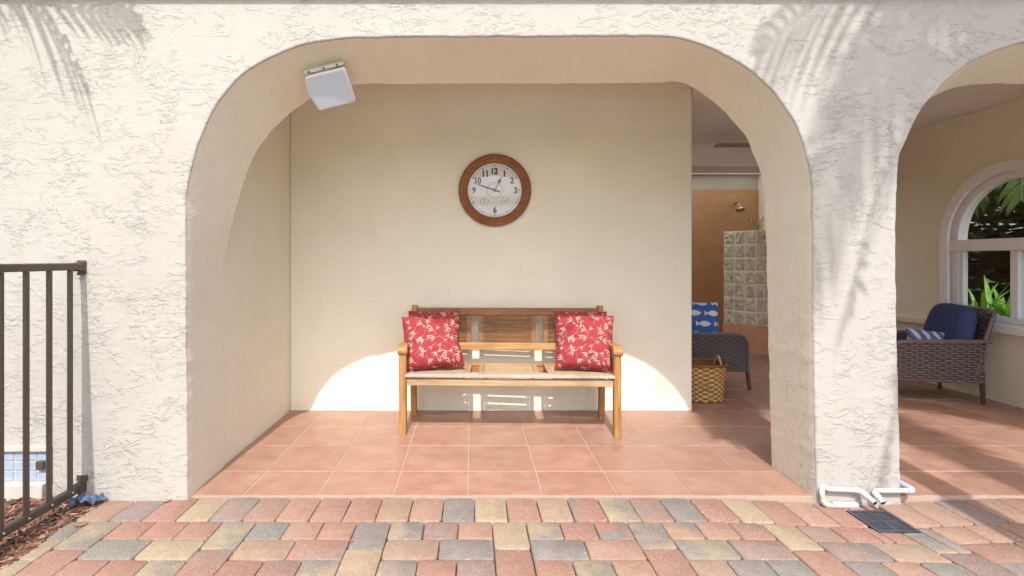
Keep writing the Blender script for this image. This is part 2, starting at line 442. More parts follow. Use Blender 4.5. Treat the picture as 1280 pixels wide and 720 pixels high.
sold = dict(zip(range(-12, 11), ['tp', 'mg', 'p', 'y', 'gm', 'pm', 'k', 'kp', 'p', 'kt', 'k', 'g', 'y', 'p', 't', 'pg', 'yg', 'pm', 'g', 'p', 'y', 'p', 'k']))
keys = ['p', 'p', 'k', 'k', 'y', 'g', 'm', 'yg', 'pm', 't', 'tk', 'mg', 'gb', 'pk']
DX0, DX1 = 1.917, 2.125; DY0, DY1 = 2.492, 2.715      # drain opening
for k in range(-12, 45):
    x0 = .0146+2*U*k; x1 = x0+2*U; cc = sold.get(k) or rnd.choice(keys)
    if x0 < -1.92: x0 = -1.92
    paver(x0, x1, YS, Y0 if not (-1.95 < x0 < -1.6) else 2.76, cc)
row2 = {0: 'yt', 1: 'yg', 2: 'p', 3: 'pg', 4: 'gy', 5: 'kg', 6: 'pk', 7: 'pm', 8: 'y', 9: 'pm', 10: 'p', 11: 'p', -1: 'pk', -2: 'pm', -3: 'yg', -4: 'g', -5: 'p', -6: 'k', -7: 'b', -8: 'yg', -9: 'p', -10: 'p', -11: 'p', -12: 'gy'}
hor = {(0, 0): 'gb', (0, 1): 'pk', (1, 0): 'yg', (1, 1): 'pm', (2, 0): 'mg', (2, 1): 't', (-1, 0): 'tk', (-1, 1): 'gb', (-2, 0): 'tk', (-2, 1): 'mp', (-3, 0): 'gb', (-3, 1): 'y'}
tall2 = {0: 'p', 1: 'p', 2: 'p', -1: 'yt', -2: 'pm', -3: 'pk'}
bot = {1: 'p', 2: 'gy', 3: 'k', 5: 'kt', 6: 'g', 7: 'b', -3: 'yg', -2: 'p', -1: 'm', -7: 'p', -6: 'pm', -5: 'gy', -11: 'pk', -10: 'p', -9: 'yg', 9: 'g', 10: 'k', 11: 'b'}
for rep in range(0, 9):
    ybase = YS-rep*6*U
    for grp in range(-4, 12):
        X = .096+grp*8*U-rep*3*U
        ck = (lambda d, k: (d.get(k) if rep == 0 else None) or rnd.choice(keys))
        items = [(X, X+2*U, ybase-3*U, ybase, ck(row2, grp*4)), (X, X+2*U, ybase-6*U, ybase-3*U, ck(tall2, grp))]
        for q in range(3):
            items.append((X+2*U*(q+1), X+2*U*(q+2), ybase-2*U, ybase, ck(row2, grp*4+q+1)))
            items.append((X+2*U*(q+1), X+2*U*(q+2), ybase-6*U, ybase-4*U, ck(bot, grp*4+q+1)))
        for q in range(2):
            items.append((X+2*U+3*U*q, X+2*U+3*U*(q+1), ybase-4*U, ybase-2*U, ck(hor, (grp, q))))
        for (x0, x1, y0, y1, c) in items:
            if x1 < -1.84 or x0 > 8.5: continue
            paver(max(x0, -1.93+rnd.uniform(0, .02)), x1, y0, y1, c)
me = bpy.data.meshes.new('paver_patio'); me.from_pydata(pv, [], pf); me.materials.append(M['paver'])
for nm, src in (('ca', pca), ('cb', pcb)):
    a = me.color_attributes.new(nm, 'FLOAT_COLOR', 'POINT'); a.data.foreach_set('color', [x for c in src for x in (*c, 1)])
me.polygons.foreach_set('use_smooth', [True]*len(me.polygons)); me.set_sharp_from_angle(angle=R(50))
o = bpy.data.objects.new('paver_patio', me); sc.collection.objects.link(o)
tag(o, 'patio of mixed pink, yellow and grey tumbled pavers', None, None, 'structure')

# terracotta floor: tiles on a grout bed
g = MB(); g.box(-1.8, 4.85, 2.796, 9.0, -.2, -.0035)
tag(g.build('floor_grout', M['grout']), 'pale grout between the terracotta floor tiles', None, None, 'structure')
ys = [2.797]+[CAMZ*F/(y-VY) for y in (589.0, 556.9, 532.7, 514.3, 499.3, 486.3)]
while ys[-1] < 9: ys.append(ys[-1]+.405)
tv, tf, tc = [], [], []
TW = .3995; TX0 = (585.2-VX)*3.116/F
for i in range(len(ys)-1):
    for k in range(-5, 13):
        x0, x1, y0, y1 = TX0+k*TW+.003, TX0+(k+1)*TW-.003, ys[i]+.003, ys[i+1]-.003
        x1 = min(x1, 4.8)
        if x1 < x0+.02: continue
        q = rnd.uniform(.92, 1.05); h = rnd.uniform(-.008, .008)
        c = (.378*q+h, .222*q, .165*q)
        o_ = len(tv); z = rnd.uniform(-.0006, .0006)
        for ins, dz in ((0, -.004), (.0012, -.0012), (.004, 0)):
            for (x, y) in ((x0+ins, y0+ins), (x1-ins, y0+ins), (x1-ins, y1-ins), (x0+ins, y1-ins)):
                tv.append((x, y, dz+z)); tc.append(c)
        for r in range(2):
            for j in range(4): tf.append((o_+r*4+j, o_+r*4+(j+1) % 4, o_+r*4+4+(j+1) % 4, o_+r*4+4+j))
        tf.append(tuple(o_+8+j for j in range(4)))
me = bpy.data.meshes.new('tile_floor'); me.from_pydata(tv, [], tf); me.materials.append(M['tile'])
a = me.color_attributes.new('ca', 'FLOAT_COLOR', 'POINT'); a.data.foreach_set('color', [x for c in tc for x in (*c, 1)])
o = bpy.data.objects.new('tile_floor', me); sc.collection.objects.link(o)
tag(o, 'square terracotta tiles of the porch floor', None, None, 'structure')

# ------------------------------------------------------------------ arched front wall
D1, D2 = 2.76, 3.19
def px_curve(pts, d, z_floor=-.06):
    return [((x-VX)*d/F, CAMZ+(VY-y)*d/F) for x, y in pts]
front_px = [(235, 660), (234.5, 560), (233, 440), (232, 320), (232, 270), (233.3, 240), (241.7, 199.7), (255.6, 159.4), (273.6, 126.1), (295.8, 99.7), (319.4, 81.7), (350, 66.4), (383, 55.3), (420, 49), (460, 46.5), (520, 46), (600, 46), (680, 45.5), (760, 45), (820, 45), (853, 48.9), (883.9, 58.4), (911.7, 71.8), (939.4, 89), (964.4, 112), (983.9, 137), (997.8, 162), (1007.5, 190), (1013.9, 220.6), (1015.8, 250), (1016.3, 320), (1016.7, 400), (1018.5, 500), (1021, 600), (1023, 660)]
in_px = [(280, 620), (280, 560), (280, 440), (280.5, 380), (283, 320), (291, 275), (301, 240), (310, 212), (322, 187), (341.7, 160.8), (363.9, 140), (382, 127), (405, 115), (430, 107.5), (460, 104.8), (520, 104.5), (600, 104.5), (680, 104.5), (760, 104), (820, 103.3), (845, 102), (864, 108.6), (881, 119), (900.6, 134), (917, 152.5), (934, 173), (942, 193), (950, 215), (954, 231.7), (956.3, 260), (958.5, 330), (960.5, 420), (962.5, 500), (964.6, 583), (965.5, 620)]
def resample(pts, n):
    P_ = [Vector((a, b)) for a, b in pts]
    # Catmull-Rom, then even spacing
    dense = []
    for i in range(len(P_)-1):
        p0, p1, p2, p3 = P_[max(i-1, 0)], P_[i], P_[i+1], P_[min(i+2, len(P_)-1)]
        for k in range(12):
            t = k/12
            dense.append(.5*((2*p1)+(p2-p0)*t+(2*p0-5*p1+4*p2-p3)*t*t+(3*p1-p0-3*p2+p3)*t**3))
    dense.append(P_[-1])
    L = [0]
    for a, b in zip(dense, dense[1:]): L.append(L[-1]+(b-a).length)
    out = []; j = 0
    for k in range(n):
        s = L[-1]*k/(n-1)
        while j < len(L)-2 and L[j+1] < s: j += 1
        t = (s-L[j])/max(1e-9, L[j+1]-L[j]); out.append(dense[j].lerp(dense[j+1], t))
    return out
N = 420
A1 = resample(px_curve(front_px, D1), N); B1 = resample(px_curve(in_px, D2), N)
# second arch: left side traced, right side mirrored
f2 = [(1129, 660), (1127, 610), (1124.5, 520), (1121.7, 410), (1120.3, 300), (1121, 255), (1124.4, 200), (1133, 178), (1144.4, 151), (1157, 130.6), (1177.8, 107), (1197, 90), (1219, 75), (1247, 62.5), (1266.7, 56.5), (1290, 51), (1320, 47), (1365, 45.5)]
f2 = px_curve(f2, D1); XC2 = 3.30
f2 = f2+[(2*XC2-x, z) for x, z in f2[::-1]]
i2 = px_curve([(280, 620), (280, 560), (280, 440), (281, 380), (284, 310), (291, 265), (301, 225), (314, 195), (335, 165), (360, 140), (382, 127), (405, 115), (430, 107.5), (460, 104.5), (520, 104.5)], D2)
i2 = [(x+1.5+2.235, z) for x, z in i2]; i2 = i2+[(2*XC2-x, z) for x, z in i2[::-1]]
A2 = resample(f2, N); B2 = resample(i2, N)
def jit(pts, amp, seed):
    out = []
    for i, p in enumerate(pts):
        t = (pts[min(i+1, N-1)]-pts[max(i-1, 0)]).normalized(); nrm = Vector((-t.y, t.x))
        v = Vector((p.x*9, p.y*9, seed)); w = Vector((p.x*38, p.y*38, seed))
        out.append(p+nrm*amp*(noise.noise(v)*1.2+noise.noise(w)*.8))
    return out
A1 = jit(A1, .0035, 1); B1 = jit(B1, .004, 2); A2 = jit(A2, .0035, 3); B2 = jit(B2, .004, 4)
WX0, WX1, WZ1 = -7.0, 4.75, 3.0
wall = empty('arched_wall', (1.95, D1, 0), 'cream textured stucco wall with two wide arched openings', 'wall')
def wall_face(a1, a2, d, flip, grow):
    def gr(pts):
        out = []
        for i, p in enumerate(pts):
            t = (pts[min(i+1, N-1)]-pts[max(i-1, 0)]).normalized(); out.append(p+Vector((-t.y, t.x))*grow)
        return out
    loop = [Vector((WX0, -.24))]+gr(a1)+gr(a2)+[Vector((WX1, -.24)), Vector((WX1, WZ1)), Vector((WX0, WZ1))]
    n = len(loop)
    vo, eo, fo, *_ = mgeo.delaunay_2d_cdt(loop, [(i, (i+1) % n) for i in range(n)], [], 1, 1e-6)
    me = bmesh.new(); vs = [me.verts.new((p.x, d, p.y)) for p in vo]
    for f in fo:
        q = [vs[i] for i in f]
        try: me.faces.new(q[::-1] if flip else q)
        except ValueError: pass
    me.normal_update()
    for f in me.faces:
        if (f.normal.y > 0) != flip: f.normal_flip()
    return me
def bm_obj(bm, name, mat, parent):
    me = bpy.data.meshes.new(name); bm.to_mesh(me); bm.free(); me.materials.append(mat)
    o = bpy.data.objects.new(name, me); sc.collection.objects.link(o); o.parent = parent
    o.matrix_parent_inverse = Matrix.Translation(-parent.location) if parent else Matrix()
    return o
EPS = .011
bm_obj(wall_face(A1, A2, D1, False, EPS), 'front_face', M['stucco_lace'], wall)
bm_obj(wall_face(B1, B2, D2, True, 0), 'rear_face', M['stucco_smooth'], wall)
def soffit(a, b, mats, matfn):
    mb = MB(); rings = []
    for i, p in enumerate(a):
        t = (a[min(i+1, N-1)]-a[max(i-1, 0)]).normalized(); nr = Vector((-t.y, t.x))
        row = []
        for k in range(5):
            th = k/4*PI/2
            q = p+nr*EPS*(1-math.sin(th)); row.append(Vector((q.x, D1+EPS*(1-math.cos(th)), q.y)))
        b_ = b[i]
        for k in range(1, 9):
            s = k/8; q = p.lerp(b_, s); row.append(Vector((q.x, D1+EPS+(D2-D1-EPS)*s, q.y)))
        rings.append(row)
    W = len(rings[0])
    mb.v = [v for r in rings for v in r]
    for i in range(N-1):
        for k in range(W-1):
            mb.f.append((i*W+k, i*W+k+1, (i+1)*W+k+1, (i+1)*W+k)); mb.m.append(2 if k < 4 else matfn(i))
    return mb
def reloc(o, parent):
    o.matrix_parent_inverse = Matrix.Translation(-parent.location); return o
def mf(i):
    return 1 if i > N*.70 else 0
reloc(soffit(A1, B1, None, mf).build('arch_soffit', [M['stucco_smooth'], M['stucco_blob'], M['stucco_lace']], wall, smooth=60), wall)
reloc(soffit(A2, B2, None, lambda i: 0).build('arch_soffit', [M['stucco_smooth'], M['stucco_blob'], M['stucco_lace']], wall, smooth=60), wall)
e = MB(); e.box(WX1, WX1+.02, D1, D2, -.15, WZ1); reloc(e.build('end_face', M['stucco_lace'], wall), wall)
e = MB(); e.box(WX0-.1, WX1+.25, D1-.042, D1-.001, 2.632, 3.02)
e.box(WX0-.1, WX1+.25, D1-.09, D1-.04, 2.80, 3.02)
tag(e.build('roof_fascia', M['fascia'], None, bevel=.004), 'roof edge band running along the top of the arched wall', 'fascia')

# ------------------------------------------------------------------ porch walls and ceiling
g = MB(); g.box(-1.86, -1.503, D2+.002, 9.0, -.15, 2.779)
tag(g.build('alcove_side_wall', M['stucco_smooth']), 'smooth cream wall closing the left side of the bench alcove', 'wall')
g = MB(); g.box(-1.502, 1.817, 4.362, 6.0, -.15, 2.779)
tag(g.build('alcove_back_wall', M['stucco_smooth'], bevel=.008), 'smooth cream wall behind the bench that carries the clock', 'wall')
g = MB(); g.box(1.822, WX1+.2, D2+.004, 6.75, 2.602, 2.80); g.box(WX0-.1, 1.822, D2+.004, 6.75, 2.78, 2.96); g.box(WX0-.1, -.6, 6.75, 9.2, 2.602, 2.80); g.box(4.6, WX1+.2, 6.75, 9.2, 2.602, 2.80); g.box(-.6, 4.6, 8.4, 9.2, 2.602, 2.80)  # opening over the shower added for extra daylight
tag(g.build('porch_ceiling', M['ceiling_paint']), 'pale painted ceiling over the porch', None, None, 'structure')
g = MB(); g.box(1.0, 4.608, 6.2, 6.72, 2.336, 2.600)
tag(g.build('ceiling_beam', M['ceiling_paint'], bevel=.006), 'deep pale beam crossing the ceiling before the shower', 'beam')
g = MB(); g.box(-1.8, 4.9, 8.5, 8.8, -.15, 2.6)
sw = tag(g.build('shower_wall', M['shower_band']), 'rear wall of brown square tiles with a painted band on top', 'wall')
g = MB(); g.box(-1.79, 4.6, 8.485, 8.499, -.15, 2.36)
g.build('tile_facing', M['shower_tile'], sw)

# side wall with the arched window: plane X = 4.61 facing -x
XW = 4.61; WC = 4.517; WR = .663; ZS = 1.43; ZB = .66; RI = WR-.055
def window_wall():
    loop_out = [(D2+.004, -.15), (9.0, -.15), (9.0, 2.6), (D2+.004, 2.6)]
    hole = [(WC-RI, ZB)]+[(WC+RI*math.cos(PI-PI*k/40), ZS+RI*math.sin(PI*k/40)) for k in range(41)]+[(WC+RI, ZB)]
    mb = MB()
    # fill as strips: below, left, right, above (fan of quads)
    def quad(a, b, c, d): mb.add([(XW, p[0], p[1]) for p in (a, b, c, d)], [(0, 1, 2, 3)])
    y0, y1 = D2+.004, 9.0
    quad((y0, -.15), (y1, -.15), (y1, ZB), (y0, ZB))
    quad((y0, ZB), (WC-RI, ZB), (WC-RI, ZS), (y0, ZS)); quad((WC+RI, ZB), (y1, ZB), (y1, ZS), (WC+RI, ZS))
    quad((y0, ZS), (WC-RI, ZS), (WC-RI, 2.6), (y0, 2.6)); quad((WC+RI, ZS), (y1, ZS), (y1, 2.6), (WC+RI, 2.6))
    arc = hole[1:-1]
    for a, b in zip(arc, arc[1:]): quad(a, b, (b[0], 2.6), (a[0], 2.6))
    h = hole+[hole[0]]
    for a, b in zip(h, h[1:]):                      # reveal
        mb.add([(XW, a[0], a[1]), (XW, b[0], b[1]), (XW+.2, b[0], b[1]), (XW+.2, a[0], a[1])], [(0, 1, 2, 3)])
    # outer skin
    n = len(mb.v)
    vs = [Vector((XW+.2, v.y, v.z)) for v in mb.v[:5*4+40*4]]
    mb.add(vs, [(4*i+3, 4*i+2, 4*i+1, 4*i) for i in range(len(vs)//4)])
    return mb
ww = tag(window_wall().build('window_wall', M['porch_paint']), 'tan stucco side wall of the porch holding the arched window', 'wall')
def arch_band(r0, r1, x0, x1, zb, nseg=48, bottom=True):
    """a frame following the arched outline, from radius r0 to r1 (inside to outside), between x0 and x1"""
    path = [(-1, zb)]+[(k, None) for k in range(nseg+1)]+[(-2, zb)]
    mb = MB(); ring = []
    def pt(r, k):
        if k == 'a': return (WC-r, zb)
        if k == 'b': return (WC+r, zb)
        return (WC-r*math.cos(PI*k/nseg), ZS+r*math.sin(PI*k/nseg))
    ks = ['a']+list(range(nseg+1))+['b']
    for k in ks:
        a, b = pt(r0, k), pt(r1, k)
        ring += [(x0, a[0], a[1]), (x0, b[0], b[1]), (x1, b[0], b[1]), (x1, a[0], a[1])]
    fs = []
    for i in range(len(ks)-1):
        for j in range(4): fs.append((i*4+j, i*4+(j+1) % 4, (i+1)*4+(j+1) % 4, (i+1)*4+j))
    fs += [(0, 1, 2, 3), tuple(len(ring)-4+j for j in range(4))[::-1]]
    mb.add(ring, fs); return mb
win = arch_band(.575, WR, XW-.028, XW-.002, ZB-.03).build('window', M['window_trim'], ww, smooth=30)
fr = arch_band(.515, .607, XW+.02, XW+.10, ZB+.03).build('window_frame', M['white_vinyl'], win, smooth=30)
s = MB(); s.box(XW-.012, XW+.11, WC-.606, WC+.606, 1.325, 1.43); s.build('transom', M['white_vinyl'], win, bevel=.006)
s = MB(); s.box(XW+.025, XW+.095, WC-.032, WC+.032, ZB+.085, 1.325)
s.box(XW+.035, XW+.085, WC-.514, WC-.48, ZB+.085, 1.325); s.box(XW+.035, XW+.085, WC+.48, WC+.514, ZB+.085, 1.325)
s.build('mullion', M['white_vinyl'], win, bevel=.004)
s = MB(); s.box(XW-.055, XW+.11, WC-.67, WC+.67, ZB-.05, ZB+.03); s.box(XW+.022, XW+.10, WC-.55, WC+.55, ZB+.031, ZB+.085)
s.build('sill', M['window_trim'], win, bevel=.006)
gl = MB(); gl.box(XW+.056, XW+.060, WC-.52, WC+.52, ZB+.08, 1.33); gl.build('pane', M['window_glass'], win)
gl = MB()
arc = [(WC-.53*math.cos(PI*k/40), ZS-.005+.53*math.sin(PI*k/40)) for k in range(41)]
gl.add([(XW+.058, a, b) for a, b in arc], [tuple(range(41))]); gl.build('pane', M['window_glass'], win)
g = MB(); g.box(XW-.06, XW-.001, 5.20, 8.48, .585, .655)
tag(g.build('wall_ledge', M['porch_paint'], bevel=.012), 'narrow stucco ledge on the tan wall left of the arched window', 'ledge')

def translucent(name, c):
    m = NM(name); tr = m.n('ShaderNodeBsdfTranslucent'); f = m.noise(scale=3)
    m.set(tr.inputs[0], m.mix(f, tuple(x*.95 for x in c), c))
    mx = m.n('ShaderNodeMixShader'); mx.inputs[0].default_value = .8
    m.done((.8, .8, .78), .4)
    m.t.links.new(m.b.outputs[0], mx.inputs[1]); m.t.links.new(tr.outputs[0], mx.inputs[2])
    m.t.links.new(mx.outputs[0], m.t.nodes['Material Output'].inputs[0]); M[name] = m.mat
translucent('fill_sheet', (.9, .88, .82))
g = MB(); g.add([(-.6, 6.75, 2.70), (4.6, 6.75, 2.70), (4.6, 8.4, 2.66), (-.6, 8.4, 2.66)], [(0, 1, 2, 3)])  # unseen diffusing sheet added to brighten the shower and porch
tag(g.build('shower_fill_sheet', M['fill_sheet']), 'unseen translucent sheet added over the shower to brighten it', None, None, 'structure')
# glass block shower screen on a low tiled wall
C0 = Vector((3.70, 6.88, 0)); C1 = Vector((3.46, 7.28, 0)); C2 = Vector((4.55, 6.80, 0))
scr = empty('shower_screen', C0, 'glass block screen standing on a low terracotta tiled wall', 'shower screen')
def seg_mat(a, b):
    d = (b-a); an = math.atan2(d.y, d.x); return Matrix.Translation(a-C0) @ Matrix.Rotation(an, 4, 'Z'), d.length
lw = MB(); cap_ = MB(); blk = []
plain('low_wall_tile', (.62, .34, .21), .5, var=.15)
for (a, b, wcol) in ((C1, C0, .148), (C0, C2, .178)):
    mt, L = seg_mat(a, b)
    lw.box(0, L, 0, .12, -.02, .372, mt)
    n = int(round(L/wcol)); 
    mo = MB(); mo.box(0.002, L-.002, .018, .092, .374, 1.625, mt); blk.append((mo, 'mortar', 'mortar_bed'))
    for r in range(7):
        for c in range(n):
            x0 = c*L/n; z0 = .374+r*.1788
            bb = MB(); bb.box(x0+.009, x0+L/n-.009, .004, .106, z0+.009, z0+.170, mt); blk.append((bb, 'glass_block', 'glass_block'))
lw.build('low_wall', M['low_wall_tile'], scr)
for mb, mt, nm in blk: mb.build(nm, M[mt], scr, bevel=.018 if nm == 'glass_block' else 0)

# shower fittings on the rear wall
sh = empty('wall_shower', P(917, 258, 8.47), 'bronze shower head high on the brown tiled wall', 'shower')
s = MB(); s.tube([(0, 0, .02), (0, -.08, .05), (0, -.15, .03), (0, -.19, -.03)], .012); s.build('arm', M['chrome'], sh, smooth=40)
s = MB(); s.lathe([(.0, .05), (.02, .045), (.03, .02), (.065, -.02), (.068, -.035), (0, -.036)], 20, Matrix.Translation((0, -.2, -.05)) @ Matrix.Rotation(R(-25), 4, 'X')); s.build('rose', M['chrome'], sh, smooth=40)
s = MB(); s.lathe([(.035, -.0), (.033, -.012), (0, -.014)], 20, Matrix.Translation((0, -.001, .02)) @ Matrix.Rotation(R(90), 4, 'X')); s.build('flange', M['chrome'], sh, smooth=40)
sv = empty('hand_shower', P(948, 280, 8.47), 'small chrome hand shower on a bent arm above the glass blocks', 'hand shower')
s = MB(); s.tube([(-.05, -.02, -.15), (-.05, -.07, -.1), (-.03, -.09, .06), (.02, -.09, .14), (.06, -.1, .15)], .014); s.build('arm', M['chrome'], sv, smooth=40)
s = MB(); s.lathe([(0, .03), (.03, .02), (.05, -.02), (0, -.022)], 16, Matrix.Translation((.08, -.1, .14)) @ Matrix.Rotation(R(50), 4, 'Y')); s.build('handset', M['chrome'], sv, smooth=40)
s = MB(); s.lathe([(0, .0), (.02, 0), (.028, -.03), (0, -.032)], 16, Matrix.Translation((-.13, -.0, .07)) @ Matrix.Rotation(R(90), 4, 'X')); s.build('valve_knob', M['chrome'], sv, smooth=40)

# ceiling fan
fan = empty('ceiling_fan', (3.22, 5.55, 2.66), 'brown ceiling fan under the porch ceiling behind the right arch jamb', 'ceiling fan')
s = MB(); s.tube([(0, 0, 0), (0, 0, -.14)], .014); s.lathe([(.065, 0), (.06, -.03), (.02, -.05)], 20); s.build('downrod', M['fan_blade'], fan, smooth=40)
s = MB(); s.lathe([(.02, -.12), (.10, -.14), (.12, -.19), (.10, -.24), (.03, -.26), (0, -.26)], 28); s.build('motor', M['fan_blade'], fan, smooth=40)
s = MB(); s.lathe([(.03, -.26), (.085, -.30), (.08, -.36), (.0, -.40)], 24); s.build('lamp_shade', M['white_vinyl'], fan, smooth=40)
for k in range(3):
    mt = Matrix.Rotation(R(180+120*k), 4, 'Z') @ Matrix.Translation((0, 0, -.215)) @ Matrix.Rotation(R(5), 4, 'X')
    s = MB(); s.box(.11, .2, -.02, .02, -.004, .004, mt); s.box(.19, .66, -.065, .065, -.004, .004, mt); s.build('blade', M['fan_blade'], fan, bevel=.003)

# ------------------------------------------------------------------ vent with small tiles at the left
vent = empty('tiled_vent', P(30, 590, D1), 'small blue-grey tiled crawl-space vent low in the white wall behind the fence', 'vent')
def vx(px): return (px-30)*D1/F
def vz(py): return (590-py)*D1/F
s = MB(); s.box(vx(-45), vx(66), -.028, -.001, vz(563), vz(556)); s.box(vx(-45), vx(62), -.05, -.001, vz(622), vz(601))
s.box(vx(62), vx(66), -.02, -.001, vz(601), vz(563)); s.build('surround', M['painted_pvc'], vent, bevel=.006)
s = MB(); s.box(vx(-42), vx(62), -.006, -.001, vz(601), vz(563)); s.build('grout_bed', M['painted_pvc'], vent)
s = MB()
for i in range(-3, 3):
    for j in range(3):
        s.box(vx(14.4*i+21), vx(14.4*i+33.5), -.010, -.006, vz(600-12.6*j), vz(600-12.6*j-11.3))
s.build('tile_panel', M['vent_tile'], vent, bevel=.002)
s = MB(); s.box(vx(50), vx(59), -.03, -.010, vz(585), vz(574.5)); s.build('latch_box', M['bronze_paint'], vent, bevel=.003)

# ------------------------------------------------------------------ fence
XF = -2.035
fence = empty('metal_fence', (XF, D1, 0), 'dark bronze metal picket fence ending at the white wall', 'fence')
ZT = 1.232
def rail(name, zc, h, wd):
    s = MB(); s.bar([(0, -.03, zc), (0, -1.7, zc)], wd, h); return s.build(name, M['bronze_paint'], fence)
rt = rail('top_rail', ZT-.018, .037, .032); rl = rail('bottom_rail', .068, .040, .032)
yy = -.087; k = 0
bolts = MB()
while yy > -1.65:
    s = MB(); s.box(-.0095, .0095, yy-.0095, yy+.0095, .0885, ZT-.037); s.build('picket', M['bronze_paint'], fence, bevel=.002)
    bolts = MB(); bolts.lathe([(.0075, 0), (.006, .004), (0, .005)], 10, Matrix.Translation((.016, yy, .068)) @ Matrix.Rotation(R(90), 4, 'Y')); bolts.build('rivet', M['bolt'], rl, smooth=40)
    bolts = MB(); bolts.lathe([(.005, 0), (.004, .003), (0, .0035)], 10, Matrix.Translation((0, yy, ZT+.0005))); bolts.build('rivet', M['bolt'], rt, smooth=40)
    yy -= .1315
s = MB(); s.box(-.018, .018, -.045, -.002, ZT-.042, ZT+.003); s.box(-.024, .022, -.008, -.002, ZT-.055, ZT+.014); s.box(-.010, .014, -.03, -.008, ZT-.062, ZT-.051)
s.build('wall_bracket', M['bronze_paint'], fence, bevel=.002)
s = MB(); s.box(-.02, .022, -.05, -.002, .045, .092); s.box(-.028, .03, -.008, -.002, .095, .125); s.build('wall_bracket', M['bronze_paint'], fence, bevel=.002)
s = MB(); s.box(-.026, .026, -1.752, -1.70, -.1, 1.30); s.build('post', M['bronze_paint'], fence, bevel=.003)

# ------------------------------------------------------------------ mulch bed
mb = MB()
def mz(x, y): return -.02+.03*max(0, min(1, (-1.92-x)/.25))+.012*noise.noise(Vector((x*4, y*4, 1)))
mb.grid(lambda u, v: Vector((-5.5+u*3.59, -2+v*4.755, mz(-5.5+u*3.59, -2+v*4.755)-.012)), 60, 70, 0)
for i in range(5200):
    if i < 3800: x = -1.915-abs(rnd.gauss(0, .35)); y = rnd.uniform(1.75, 2.755)
    else: x = rnd.uniform(-5, -1.95); y = rnd.uniform(-1, 2.75)
    if y < 2.25 and rnd.random() < .3: x += rnd.uniform(0, .02)
    L = rnd.uniform(.012, .075)*rnd.choice((1, 1, .6)); wd = rnd.uniform(.003, .012); th = rnd.uniform(.001, .004)
    mt = Matrix.Translation((x, y, mz(x, y)+rnd.uniform(-.006, .014))) @ Matrix.Rotation(rnd.gauss(.9, .9), 4, 'Z') @ Matrix.Rotation(rnd.gauss(0, .25), 4, 'Y') @ Matrix.Rotation(rnd.gauss(0, .5), 4, 'X')
    mb.box(-L/2, L/2, -wd/2, wd/2, -th, th, mt, rnd.choice((1, 1, 1, 2, 3)))
plain('chip_pale', (.36, .215, .145), .85, var=.5, scale=20); plain('chip_dark', (.10, .052, .038), .85, var=.5, scale=20)
tag(mb.build('mulch', [M['bark_soil'], M['chip'], M['chip_pale'], M['chip_dark']]), 'red-brown shredded bark mulch under the fence', None, None, 'stuff')

# ------------------------------------------------------------------ bench
bench = empty('garden_bench', (.272, 3.975, 0), 'honey teak slatted garden bench against the cream wall under the clock', 'bench', rz=-.032)
bb = dict(parent=bench)
for sx in (-1, 1):
    s = MB(); s.bar([(sx*.757, -.232, 0), (sx*.757, -.232, .60)], .05, .058, up=Vector((0, 1, 0))); s.build('front_leg', M['teak_upright'], bench, smooth=30)
    s = MB(); s.bar([(sx*.745, .232, 0), (sx*.745, .215, .3), (sx*.745, .215, .44), (sx*.745, .245, .62), (sx*.745, .292, .875)], .046, .055, up=Vector((0, 1, 0)))
    s.build('rear_leg', M['teak_upright'], bench, smooth=30)
    s = MB(); prof = [(-.268, .574), (-.278, .588), (-.279, .605), (-.272, .622), (-.256, .634), (-.235, .639), (-.1, .637), (.05, .630), (.245, .628), (.245, .600), (.05, .600), (-.1, .604), (-.195, .604), (-.203, .600), (-.203, .574)]
    vs = [(sx*.757+q, y, z) for q in (-.034, .034) for y, z in prof]; n = len(prof)
    s.add(vs, [tuple(range(n)), tuple(range(2*n-1, n-1, -1))]+[((k+1) % n, k, n+k, n+(k+1) % n) for k in range(n)])
    s.build('armrest', M['teak_upright'], bench, bevel=.006)
    s = MB(); s.box(sx*.757-.014, sx*.757+.014, -.2, .2, .355, .41); s.build('side_apron', M['teak'], bench, bevel=.004)
s = MB(); s.box(-.731, .731, -.243, -.218, .352, .402); s.build('front_apron', M['teak_seat'], bench, bevel=.004)
s = MB(); s.box(-.722, .722, .195, .218, .352, .402); s.build('rear_apron', M['teak'], bench, bevel=.004)
s = MB(); s.box(-.785+.045, .74, -.262, -.196, .412, .434); s.build('front_slat', M['teak_weathered'], bench, bevel=.006)
panels = ((-.725, -.278), (-.218, .222), (.282, .725))
for (x0, x1) in panels:
    s = MB(); st = .035
    for a, b in ((x0, x0+st), (x1-st, x1)): s.box(a, b, -.192, .185, .409, .4305)
    n = 7; wy = .377/n
    for k in range(n):
        y0 = -.192+k*wy; s.box(x0+st+.001, x1-st-.001, y0+.0082, y0+wy-.0082, .4205, .4295)
    s.box(x0+st+.005, x0+st+.025, -.19, .185, .39, .4200); s.box(x1-st-.025, x1-st-.005, -.19, .185, .39, .4200)
    s.build('seat_panel', M['teak_seat'], bench, bevel=.003)
s = MB(); s.box(-.725, .725, .189, .215, .404, .428); s.build('rear_seat_rail', M['teak'], bench, bevel=.003)
